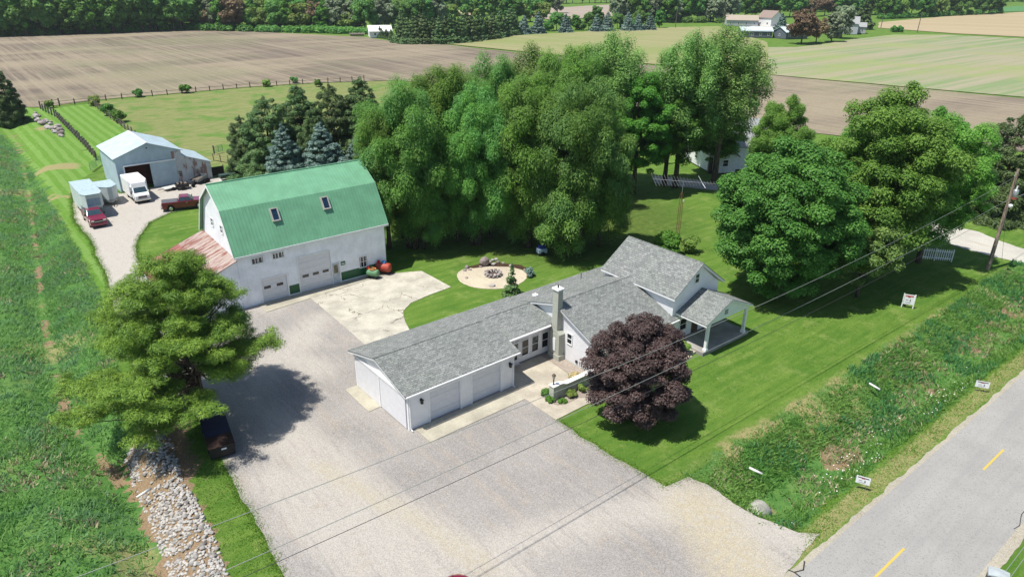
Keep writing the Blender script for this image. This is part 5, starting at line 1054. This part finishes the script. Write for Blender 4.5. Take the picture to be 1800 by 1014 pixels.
for lv in (0, 1):
    for i in range(12):
        a = 6.283*(i+.5*lv)/12; o = bpy.data.objects.new('ring_stone', fr_[i % 6]); link(o); o.parent = t; o.location = (.72*math.cos(a), .72*math.sin(a), .12+.2*lv); o.scale = (.42, .42, .32); o.rotation_euler = (0, 0, a)
MB().tube([(0, 0, .02), (0, 0, .06)], .6, 20).build('ash_bed', paint('ash', (.10, .07, .06), .95), t)
x, y = G(868, 478); MB().box(-.1, .1, -.1, .1, 0, .1)
# culvert and drain pipes ----------------------------------------------------------------
PIPE = paint('concrete_pipe', (.5, .48, .40), .9, var=.2)
def pipe(p0, p1, r, m, label, name='drain_pipe'):
    p0 = Vector(p0); p1 = Vector(p1); d = (p1-p0).normalized(); a = d.cross(Vector((0, 0, 1))).normalized(); b = a.cross(d); n = 18; vs = []; fs = []
    for p, rr in ((p0, r), (p1, r), (p1, r*.85), (p0+d*.02, r*.85)):
        for j in range(n): q = 2*math.pi*j/n; vs.append(tuple(p+(a*math.cos(q)+b*math.sin(q))*rr))
    for k in range(4):
        for j in range(n): fs.append((k*n+j, k*n+(j+1) % n, ((k+1) % 4)*n+(j+1) % n, ((k+1) % 4)*n+j))
    o = MB().add(vs, fs).build(name, m, None, True); return tag(o, label, 'pipe')
a = R2W(27.5, 15.6); b = R2W(31.0, 15.6); pipe((a[0], a[1], -.78), (b[0], b[1], -.72), .66, PIPE, 'wide concrete culvert pipe opening below the driveway edge', 'culvert_pipe')
PW = paint('white_plastic_pipe', (.75, .74, .70), .5)
for (q0, q1, lb) in (((1317, 820), (1340, 832), 'white drain pipe sticking out of the ditch bank near the driveway'), ((1528, 672), (1547, 684), 'white drain pipe sticking out of the ditch bank further along'), ((266, 856), (240, 873), 'thin white pipe lying across the edge of the rubble')):
    a = G(*q0, z=.25); b = G(*q1, z=.05); pipe((a[0], a[1], .2), (b[0], b[1], .02), .07, PW, lb)
# fences -----------------------------------------------------------------------------------
def fence(name, pts, n, label, h=1.2, rails=3, kind='rail', m=WOODG, cat='fence', pr=.08):
    x0, y0 = pts[0]; t = empty(name, (x0, y0, 0), 0, label, cat); segs = [math.dist(a, b) for a, b in zip(pts, pts[1:])]; L = sum(segs)
    def at(s):
        for (a, b), l in zip(zip(pts, pts[1:]), segs):
            if s <= l or b == pts[-1]: k = min(1, s/l); return (a[0]+(b[0]-a[0])*k-x0, a[1]+(b[1]-a[1])*k-y0)
            s -= l
    P = [at(L*i/n) for i in range(n+1)]; rg = random.Random(n)
    for p in P: MB().tube([(p[0], p[1], 0), (p[0]+rg.uniform(-.06, .06), p[1]+rg.uniform(-.06, .06), h*rg.uniform(.92, 1.1))], pr, 6).build('post', m, t)
    for j in range(rails):
        mb = MB(); z = h*(j+1)/(rails+.4)
        for a, b in zip(P, P[1:]): mb.tube([(a[0], a[1], z), (b[0], b[1], z)], .045 if kind == 'rail' else .02, 4)
        mb.build('rail' if kind == 'rail' else 'wire', m if kind == 'rail' else STEEL, t)
    return t
fence('fence', PX((76, 195), (100, 207), (150, 258), (170, 282)), 24, 'grey post fence running down the left side of the mown pen', 1.5, 2, 'wire', pr=.14)
fence('fence', PX((72, 192), (105, 187)), 3, 'short rail fence with tall posts at the far left corner of the pen', 1.7, 2, pr=.13)
fence('fence', PX((105, 187), (158, 181)), 2, 'low rail fence across the far end of the mown pen', 1.2, 2, pr=.12)
fence('fence', PX((158, 181), (190, 205), (225, 231), (240, 243)), 14, 'weathered post fence down the right side of the mown pen', 1.4, 3, pr=.11)
fence('fence', PX((158, 180), (340, 163), (430, 155), (560, 147), (640, 142)), 20, 'long post and rail fence between pasture and ploughed field', 1.3, 1, pr=.12)
fence('fence', PX((376, 283), (402, 288), (430, 292)), 4, 'pale rail fence behind the shed annex beside the pines', 1.2, 3, m=paint('tan_rail', (.30, .25, .15), .9))
def gate(p0, p1, label, m):
    L = math.dist(p0, p1); t = empty('gate', (p0[0], p0[1], 0), math.atan2(p1[1]-p0[1], p1[0]-p0[0]), label, 'gate')
    mb = MB()
    for z in (.25, .45, .65, .85, 1.05, 1.25): mb.tube([(0, 0, z), (L, 0, z)], .025, 6)
    mb.tube([(0, 0, .25), (0, 0, 1.25)], .03, 6).tube([(L, 0, .25), (L, 0, 1.25)], .03, 6).tube([(L/2, 0, .25), (L/2, 0, 1.25)], .025, 6); mb.build('bars', m, t)
    MB().tube([(-.15, 0, 0), (-.15, 0, 1.5)], .1, 8).build('post', WOODG, t)
GG = paint('gate_green', (.06, .16, .11), .5)
gate(G(180, 287), G(160, 303), 'green tubular gate open between the pen fence and the shed', GG); gate(G(378, 272), G(392, 268), 'bright green tubular gate beyond the shed annex', GG)
# white bench fence near the lane
t_ = G(1610, 455); t = empty('picket_screen', (t_[0], t_[1], 0), R(-12), 'pale blue white picket screen on the lawn under the spreading tree', 'screen')
mb = MB(); mb.box(0, 3.4, -.03, .03, .25, .33).box(0, 3.4, -.03, .03, 1.0, 1.08).build('rail', TRIM, t)
for i in range(17): MB().box(i*.21, i*.21+.08, .031, .06, .05, 1.25).build('picket', TRIM, t)
for i in range(3): MB().box(i*1.65, i*1.65+.1, -.13, -.03, 0, 1.35).build('post', TRIM, t)
# utility pole, transformer, lamp ------------------------------------------------------------
POLEM = NT('pole_wood', .9, .1); _o = POLEM.obj(); POLEM.col(POLEM.mix(POLEM.step(POLEM.noise(POLEM.mapv(_o, 0, (4, 4, .5)), 3, 5, .7), .35, .65), (.13, .085, .06), (.36, .30, .25))); POLEM = POLEM.m
px_, py_ = G(1736, 474); POLE = (px_, py_); t = empty('utility_pole', (px_, py_, 0), RA, 'tall weathered utility pole beside the gravel lane with a transformer and a lamp', 'utility pole')
lean = (.35, .1)
MB().tube([(0, 0, 0), (lean[0]*.5, lean[1]*.5, 5), (lean[0], lean[1], 10.3)], [.2, .17, .13], 12).build('pole', POLEM, t)
tr_ = MB().tube([(-.12, -.38, 7.5), (-.12, -.38, 7.52), (-.12, -.38, 8.4), (-.12, -.38, 8.48)], [.2, .25, .25, .18], 14).build('transformer', STEEL, t, True); MB().tube([(-.12, -.38, 7.53), (-.12, -.38, 7.75)], .256, 14).build('rust_band', paint('rusty_band', (.3, .08, .05), .7), tr_)
for s in (-.1, .1): MB().tube([(-.12+s, -.38, 8.48), (-.12+s, -.38, 8.85)], [.05, .03], 8).build('bushing', TRIM, tr_)
MB().tube([(.1, 0, 6.9), (-.9, -.5, 7.15)], .03, 6).build('lamp_arm', STEEL, t); MB().tube([(-.95, -.52, 7.2), (-.95, -.52, 7.1), (-.95, -.52, 6.9)], [.1, .2, .16], 12).build('lamp_head', TRIM, t)
MB().tube([(.35, .12, 9.6), (.7, .3, 9.6)], .03, 6).tube([(.7, .3, 9.5), (.7, .3, 9.85)], [.06, .04], 8).build('insulator', TRIM, t)
def wire(p0, p1, sag, label, r=.02, n=26, m=None, name='power_line'):
    p0 = Vector(p0); p1 = Vector(p1); P = [p0.lerp(p1, i/n)-Vector((0, 0, sag*4*(i/n)*(1-i/n))) for i in range(n+1)]; o = MB().tube(P, r, 5).build(name, m or WIREM); return tag(o, label, 'wire')
AER = paint('aerial_metal', (.17, .18, .19), .6, .3, .3)
WIREM = paint('aluminium_wire', (.27, .29, .27), .5, .4, .3, var=.05); WIREK = paint('black_wire', (.04, .035, .04), .6)
pa = Vector((px_, py_, 0)) + Vector((math.cos(RA)*lean[0]-math.sin(RA)*lean[1], math.sin(RA)*lean[0]+math.cos(RA)*lean[1], 0)); Rd = Vector((math.cos(RA), math.sin(RA), 0)); Rn = Vector((-math.sin(RA), math.cos(RA), 0))
def span(za, off, sag, label, r=.02, m=None, L=86, end=None, dz=0):
    a = pa + Vector((0, 0, za)); b = a - Rd*L + Rn*off + Vector((0, 0, dz)); wire(a, b, sag, label, r, m=m)
span(9.6, .6, 1.7, 'upper power line from the pole top across the lawn and yard', .014)
span(7.3, .3, .9, 'lower service line from the pole across the lawn and yard', .015)
span(6.3, .8, 1.1, 'thin black cable sagging below the service line', .014, WIREK)
a = pa+Vector((0, 0, 7.25)); wire(a, a+Rd*40+Vector((0, 0, .5)), .6, 'service line continuing right from the utility pole', .026); a = pa+Vector((0, 0, 7.0)); wire(a, G(1640, 430)+(7.2,) if False else (a.x-16, a.y+18, 6.2), .8, 'thin service drop running behind the green trees', .015)
a = pa+Vector((0, 0, 6.4)); wire(a, (px_+2.6, py_+1.9, .1), .0, 'guy wire slanting from the utility pole to the grass', .015, 4)
# boxed pole-top equipment at the bottom right corner
bx_, by_ = G(1757, 1009, 6.0); t = empty('line_pole', (bx_, by_, 0), -R(30), 'pale capped equipment box on a pole at the bottom right corner', 'pole')
MB().tube([(0, 0, 0), (0, 0, 5.5)], [.14, .11], 10).build('pole', POLEM, t)
MB().box(-.34, .34, -.3, .28, 5.35, 5.95).build('box', paint('box_black', (.02, .02, .025), .4), t, bevel=.02)
cp = [( -.38, 5.93), (.38, 5.93), (.36, 5.99), (.2, 6.03), (0, 6.05), (-.2, 6.03), (-.36, 5.99)]
MB().prism(cp, 'y', -.22, .30).build('cap', paint('cap_grey', (.36, .40, .41), .6), t); MB().box(-.24, .06, -.315, -.3, 5.74, 5.84).build('red_label', paint('pink_red', (.6, .22, .25), .5), t); MB().box(-.2, .0, -.315, -.3, 5.45, 5.65).box(.1, .25, -.315, -.3, 5.45, 5.65).build('terminal', STEEL, t)
for (q, lb) in (((1800, 961), 'upper of two pale wires at the bottom right corner'), ((1800, 981), 'lower of two pale wires at the bottom right corner')):
    s_ = G(1768 if q[1] == 961 else 1777, 1003 if q[1] == 961 else 1013, 6.05); e_ = G(*q, z=6.3); dx, dy = e_[0]-s_[0], e_[1]-s_[1]; wire((s_[0], s_[1], 6.05), (s_[0]+dx*14, s_[1]+dy*14, 6.05+.25*14), 0, lb, .012)
# aerial tower
tx_, ty_ = G(1187, 448); t = empty('aerial_tower', (tx_, ty_, 0), .3, 'thin rusty lattice tower carrying a long television aerial behind the house', 'aerial')
RUSTY = paint('rusty_steel', (.26, .13, .07), .8, var=.3, scale=5); mb = MB()
C = [(.22*math.cos(a), .22*math.sin(a)) for a in (0, 2.094, 4.189)]; HT = 6.9
for c in C: MB().tube([(c[0], c[1], 0), (c[0]*.9, c[1]*.9, HT-.5), (0, 0, HT)], .028, 6).build('leg', RUSTY, t)
for i in range(15):
    z = .2+i*.42
    for j in range(3): a = C[j]; b = C[(j+1) % 3]; mb.tube([(a[0], a[1], z), (b[0], b[1], z+.42)], .010, 4)
mb.build('bracing', RUSTY, t); MB().tube([(.2, -.1, 5.8), (.2, -.1, 6.05)], .07, 8).build('junction_box', TRIM, t)
MB().tube([(0, 0, HT), (0, 0, HT+1.0)], .03, 6).build('mast', STEEL, t)
b0 = Vector((-2.7, 1.3, HT+1.15)); b1 = Vector((2.8, -1.3, HT+.95)); MB().tube([b0, b1], .032, 6).build('boom', AER, t)
for i in range(20):
    f = i/19; p = b0.lerp(b1, f); L = 1.15 - .75*f if f < .8 else .4; s_ = .55
    MB().tube([p+Vector((-s_*L*.6, -L*1.3, -.25*L)), p, p+Vector((s_*L*.6, L*1.1, .25*L))], .016, 4).build('element', AER, t)
MB().tube([b0.lerp(b1, .72)+Vector((.5, .7, .45)), b0.lerp(b1, .8), b0.lerp(b1, .72)+Vector((.5, -.8, -.4))], .025, 4).build('reflector', STEEL, t)
# yard signs ------------------------------------------------------------------------------
SGW = paint('sign_white', (.78, .78, .80), .5, var=.03); INK = paint('sign_ink', (.05, .05, .06), .6); SRED = paint('sign_red', (.5, .05, .06), .5)
def sign(px, py, w, h, z0, rz, label, posts=False):
    x, y = G(px, py); t = empty('yard_sign', (x, y, float(hz(x, y))), rz, label, 'sign'); b = MB().box(-w/2, w/2, -.02, .0, z0, z0+h).build('board', SGW, t)
    mb = MB().box(-w*.4, w*.4, -.026, -.02, z0+h*.78, z0+h*.9); mb.build('heading', SRED if posts else INK, b); MB().box(-w*.14, w*.1, -.027, -.021, z0+h*.7, z0+h*.8).build('red_mark', SRED, b)
    MB().add([(w*.08, -.026, z0+h*.32), (w*.22, -.026, z0+h*.32), (w*.13, -.026, z0+h*.6)], [(0, 1, 2)]).build('arrow_mark', INK, b)
    MB().box(-w*.3, -w*.05, -.026, -.02, z0+h*.4, z0+h*.48).build('text_line', paint('grey_ink', (.3, .3, .33), .6), b); MB().box(-w*.3, w*.2, -.026, -.02, z0+h*.16, z0+h*.22).build('text_line', MATS['grey_ink'], b)
    if posts:
        for s in (-1, 1): MB().box(s*(w/2+.04)-.04, s*(w/2+.04)+.04, -.05, .03, 0, z0+h+.05).build('post', TRIM, t)
    else:
        for s in (-1, 1): MB().tube([(s*w*.3, .0, 0), (s*w*.3, .0, z0)], .012, 5).build('stake', STEEL, t)
    return t
sign(1594, 541, .82, .95, .35, R(-20), 'white post sign with a red heading standing on the front lawn', True)
sign(1513, 860, .75, .5, .42, R(-28), 'white yard sign on the road verge nearest the driveway'); sign(1723, 688, .85, .5, .35, R(-22), 'white yard sign on the road verge further along, near the photo edge')
x, y = G(952, 448); t = empty('garden_cart', (x, y, 0), .3, 'small pale blue cart among the grove trunks', 'cart'); MB().box(-.5, .5, -.4, .4, .3, .75).build('tray', paint('pale_blue', (.35, .45, .6)), t, bevel=.03); MB().tube([(0, -.42, .25), (0, -.32, .25)], .25, 12).build('wheel', RUBBER, t); MB().box(-.35, .35, -.3, .3, .75, 1.1).build('cover', paint('royal_blue', (.02, .04, .25)), t, bevel=.05)

# ================================================================== BACKGROUND
def simple_house(name, px, py, rz, L, W, he, hr, wallm, roofm, label, cat, wins=True, open_=False):
    x, y = G(px, py); t = empty(name, (x, y, .2), rz, label, cat)
    mb = MB().box(-L/2, L/2, -W/2, W/2, 0, he); mb.prism([(-W/2, he), (W/2, he), (0, hr-.1)], 'x', -L/2, L/2); mb.build('wall', wallm, t)
    for s in (-1, 1):
        q = [(-L/2-.4, s*(W/2+.4), he-.15), (L/2+.4, s*(W/2+.4), he-.15), (L/2+.4, 0, hr), (-L/2-.4, 0, hr)]
        if s > 0: q = q[::-1]
        MB().slab(q, .15).build('roof', roofm, t)
    if wins:
        for i in range(max(2, int(L/3.5))):
            a = -L/2+L*(i+.5)/max(2, int(L/3.5)); window(t, '-y', -W/2, a-.5, a+.5, .9, 2.0, w=.1)
        window(t, '-x', -L/2, -.5, .5, .9, 2.0, w=.1)
    return t
TANR = paint('tan_roof', (.36, .30, .24), .9, var=.1); GRYR = paint('grey_roof', (.30, .31, .31), .9, var=.15); WW = paint('far_white', (.75, .75, .74), .7); GW = paint('far_grey_wall', (.42, .43, .47), .7); DKW = paint('far_dark_wall', (.10, .12, .15), .7); WR = paint('white_roof', (.85, .84, .83), .6); BLR = paint('pale_blue_roof', (.50, .58, .60), .6)
simple_house('neighbour_house', 1290, 288, R(12), 13, 8, 3.6, 6.8, WW, GRYR, 'white gabled neighbouring house behind the grove and maple', 'house')
simple_house('neighbour_porch', 1262, 300, R(100), 4.2, 3.4, 2.6, 4.2, WW, GRYR, 'small white gabled porch building before the neighbouring house', 'building', wins=True)
simple_house('field_shed', 668, 66, R(15), 9.5, 9, 2.8, 4.8, WW, WR, 'small white roofed shed beside the far conifer row', 'shed')
simple_house('far_bungalow', 1302, 46, R(-8), 17, 9, 3.2, 5.6, GW, TANR, 'far bungalow with a tan roof', 'house')
simple_house('far_garage', 1352, 46, R(-50), 9, 12, 4.5, 8.0, WW, paint('brown_roof', (.25, .19, .16), .9), 'far white garage with wide gable and brown roof', 'garage')
simple_house('far_pole_barn', 1326, 66, R(-6), 14, 8, 3.0, 4.4, DKW, BLR, 'far low open shed with pale blue roof', 'shed'); simple_house('far_workshop', 1388, 68, R(20), 12, 9, 3.0, 5.0, DKW, BLR, 'far dark walled workshop with grey blue roof behind bronze trees', 'shed')
simple_house('far_farmhouse', 1486, 60, R(-20), 10, 8, 5.0, 8.0, GW, GRYR, 'far two storey grey farmhouse behind bare limbed trees', 'house'); simple_house('far_house_wing', 1508, 59, R(-20), 6, 6, 3.2, 5.0, GW, GRYR, 'lower wing on the right of the far grey farmhouse', 'house')
MB_ = MB(); x, y = G(1590, 40)
sheet('far_driveway', PX((1298, 52), (1330, 46), (1392, 44), (1392, 47), (1340, 50), (1302, 55)), .35, GRL, 6, .3)
simple_house('roadside_shelter', 628, 64, R(10), 6, 1.0, .8, 1.2, WOODG, WOODG, 'low dark wagon at the far field edge beside the white roofed shed', 'wagon', wins=False)
def far_pole(px, py, top, label):
    x, y = G(px, py); t = empty('far_utility_pole', (x, y, 0), 0, label, 'utility pole'); MB().tube([(0, 0, 0), (.25, 0, top)], [.2, .14], 6).build('pole', WOODG, t); MB().box(-.9, 1.2, -.08, .08, top-1, top-.8).build('crossarm', WOODG, t)
far_pole(1612, 58, 10, 'far utility pole at the edge of the tan field'); far_pole(1187, 50, 11, 'far utility pole before the grey green wood'); far_pole(1548, 50, 8, 'far thin post left of the small twin bushes'); far_pole(1270, 46, 12, 'far pole beside the tan roofed bungalow')
# low-poly tree prototypes for the distance
def mk_far(key, h, Rr, base, n, rc, leaves, size, mat, seed, con=False, **kw):
    cl = crown_cone(h, Rr, base, rc, seed, layers=8, power=.75, flat=.7) if con else crown_round(h, Rr, base, n, rc, seed, fill=.2, jit=.3, lobe=.12)
    proto(key, trunk_mesh('trunk', h*.75, h*.02, ends_of(cl, 5, seed), seed), leaf_mesh('crown', cl, leaves, size, mat, seed, aspect=.7, up=.4, **kw))
mk_far('fa', 15, 5.5, .2, 85, 1.35, 9000, .42, LD, 51); mk_far('fb', 15, 5.2, .2, 85, 1.3, 9000, .4, LG, 52); mk_far('fc', 14, 5.0, .2, 80, 1.3, 8000, .4, LGY, 53, inner=.5, shell=.6); mk_far('fd', 13, 5.4, .8, 80, 1.3, 7000, .4, LBR, 54, inner=.5, shell=.6)
mk_far('fe', 15, 5.5, .2, 46, 1.8, 5200, .5, LW, 55); mk_far('fn', 9, 2.9, .3, 0, 1.1, 5000, .36, LN, 56, True); mk_far('fs', 9, 3.6, .2, 0, 1.1, 5000, .36, LB_, 57, True); mk_far('fy', 12, 4.8, 1.2, 40, 1.7, 4200, .5, LY, 58)
mk_far('fu', 6, 3.8, 0, 30, 1.5, 2600, .45, LG, 59)
KN = {'fa': 'dark green tree', 'fb': 'fresh green tree', 'fc': 'pale grey green tree', 'fd': 'bronze leaved tree', 'fe': 'olive green tree', 'fn': 'dark conifer', 'fs': 'blue spruce', 'fy': 'yellow green tree', 'fu': 'low green bush'}
rt = random.Random(77)
def row(px0, py0, px1, py1, n, kinds, where, s0=.8, s1=1.15, rows=1, dr=7, hh=1.0, py_mid=None, name='far_tree'):
    for r_ in range(rows):
        for i in range(n):
            f = (i+rt.uniform(.15, .85))/n; px = px0+(px1-px0)*f; py = py0+(py1-py0)*f + ((py_mid-(py0+py1)/2)*4*f*(1-f) if py_mid is not None else 0)
            x, y = G(px, py); d = math.hypot(x, y); x += x/d*(dr*r_+rt.uniform(0, dr*.6)); y += y/d*(dr*r_+rt.uniform(0, dr*.6)); k = rt.choice(kinds); s = rt.uniform(s0, s1)
            place_tree(k, x, y, s, rt.uniform(0, 6.28), KN[k]+' '+where, 'bush' if k == 'fu' else 'conifer' if k in ('fn', 'fs') else 'tree', KN[k]+'s '+where, name, sz=s*hh*rt.uniform(.9, 1.15))
row(-20, 66, 325, 54, 26, ['fa', 'fa', 'fb', 'fe', 'fe'], 'in the long dark wood beyond the left field', 1.0, 1.3, 2, 7)
row(325, 53, 650, 58, 19, ['fb', 'fd', 'fc', 'fe', 'fa', 'fy'], 'in the mixed wood beyond the middle of the field', .85, 1.2, 2, 8)
row(-10, 66, 640, 60, 0, ['fu'], 'along the foot of the mixed wood', .8, 1.2)
row(650, 52, 800, 44, 10, ['fc', 'fe', 'fb', 'fy'], 'behind the white roofed shed', .8, 1.1, 2, 14)
row(700, 76, 910, 60, 30, ['fn'], 'in the long conifer row across the field', .95, 1.2, 1, 5, py_mid=76)
row(665, 67, 700, 74, 6, ['fn'], 'in the low conifers before the white roofed shed', .45, .55)
row(820, 40, 960, 40, 12, ['fb', 'fy', 'fe'], 'behind the far conifer row', .9, 1.2, 1, 12)
for px in (921, 946, 994, 1048, 1067, 1103, 1121, 1142): 
    x, y = G(px, 60 - (px-921)*.03); place_tree('fs', x, y, rt.uniform(.85, 1.05), rt.uniform(0, 6), 'blue spruce in the spaced row beyond the pale green field', 'conifer', 'blue spruces beyond the pale green field', 'far_tree')
row(958, 56, 1160, 50, 14, ['fb', 'fu', 'fe', 'fu'], 'between the far blue spruces', .5, .75)
row(1080, 40, 1285, 40, 15, ['fc', 'fa', 'fc', 'fe'], 'in the grey green wood above the grove', 1.0, 1.3, 1, 12)
row(1285, 33, 1560, 26, 18, ['fb', 'fa', 'fe', 'fd'], 'in the wood behind the far houses', .9, 1.2, 1, 14)
row(1545, 34, 1760, 24, 15, ['fb', 'fe', 'fa', 'fy'], 'in the wood beyond the tan field', .9, 1.2, 1, 10)
row(560, 36, 1000, 24, 15, ['fc', 'fe', 'fb'], 'in the second line of woods near the horizon', 1.0, 1.3, 1, 14)
row(930, 8, 1100, 5, 14, ['fe', 'fa'], 'in the thin stand on the horizon', 1.0, 1.2, 1, 14)
for px, py, k, s, lb in ((1408, 78, 'fd', 1.15, 'left of two bronze trees on the far lawn'), (1434, 76, 'fd', .85, 'right of two bronze trees on the far lawn'), (1461, 74, 'fc', .9, 'thin leaning tree before the far grey farmhouse'), (1478, 68, 'fc', 1.05, 'forked pale tree before the far grey farmhouse'), (1515, 52, 'fn', 1.7, 'tall dark conifer right of the far grey farmhouse'), (1372, 54, 'fs', .95, 'round blue spruce beside the far white garage'), (1571, 57, 'fu', .5, 'left of the twin bushes on the far lawn edge'), (1581, 57, 'fu', .5, 'right of the twin bushes on the far lawn edge')):
    x, y = G(px, py); place_tree(k, x, y, s, rt.uniform(0, 6), lb, 'tree', None, 'far_tree')
# undergrowth along the foot of the woods
def edge(px0, py0, px1, py1, n, mat, label, seed, rs=2.2, py_mid=None):
    rg = np.random.default_rng(seed); cl = []
    for i in range(n):
        f = rg.random(); py = py0+(py1-py0)*f; x, y = G(px0+(px1-px0)*f, py); d = math.hypot(x, y); q = rg.uniform(0, 9); r = rg.uniform(.6, 1)*rs; cl.append((x+x/d*q, y+y/d*q, r*.6, r, r, r*.9, rg.random()))
    tag(link(bpy.data.objects.new('undergrowth', leaf_mesh('undergrowth', cl, n*160, .4, mat, seed, aspect=.8, up=.4))), label, 'undergrowth', kind='stuff')
edge(-60, 66, 200, 58, 120, LD, 'dark undergrowth at the foot of the left wood', 61); edge(190, 58, 330, 53, 60, LG, 'green undergrowth at the foot of the left wood', 62); edge(330, 54, 460, 57, 90, LG, 'bright undergrowth at the foot of the mixed wood', 63); edge(460, 57, 645, 61, 100, LW, 'olive undergrowth at the foot of the mixed wood', 64)
edge(1080, 41, 1285, 41, 60, LW, 'undergrowth below the grey green wood', 65, 2.6); edge(1545, 35, 1760, 25, 60, LG, 'undergrowth beyond the tan field', 66, 2.8)
# everything beyond: woods that read as one mass
def woods(name, segs, label, seed):
    rg = np.random.default_rng(seed); cl = []
    for (px0, py0, px1, py1, depth, n) in segs:
        for i in range(n):
            f = rg.random(); x, y = G(px0+(px1-px0)*f, py0+(py1-py0)*f); d = math.hypot(x, y); q = rg.uniform(9, depth); h = rg.uniform(8, 15); x += x/d*q; y += y/d*q; r = rg.uniform(2.5, 4.5)
            cl.append((x, y, h*.75, r, r, r*.8, rg.random())); cl.append((x+2, y, h*.4, r, r, r, rg.random()))
    me = leaf_mesh(name, cl, len(cl)*170, .8, LW if seed % 2 else LD, seed, aspect=.8, up=.4); tag(link(bpy.data.objects.new(name, me)), label, 'woods', kind='stuff')
woods('far_woods', [(-60, 55, 330, 44, 120, 240)], 'deep wood filling the distance behind the left tree line', 2)
woods('far_woods', [(330, 44, 700, 36, 120, 200), (1080, 30, 1560, 20, 160, 260), (1560, 20, 1760, 12, 160, 110), (560, 14, 940, 8, 100, 110), (1085, 12, 1300, 6, 80, 70), (1760, 6, 1900, 2, 80, 40)], 'hazy distant woods along the top of the photo', 3)
# thin summer haze
hm = bpy.data.materials.new('haze_air'); hm.use_nodes = True; ht = hm.node_tree; ht.nodes.clear(); ho = ht.nodes.new('ShaderNodeOutputMaterial'); hv = ht.nodes.new('ShaderNodeVolumePrincipled')
hv.inputs['Color'].default_value = (.80, .88, .95, 1); hv.inputs['Density'].default_value = HAZE; hv.inputs['Anisotropy'].default_value = .3; ht.links.new(hv.outputs[0], ho.inputs['Volume'])
tag(MB().box(-2700, 2700, -400, 3300, -2.6, 45).build('haze', hm), 'thin pale summer haze over the fields', 'haze', kind='stuff')
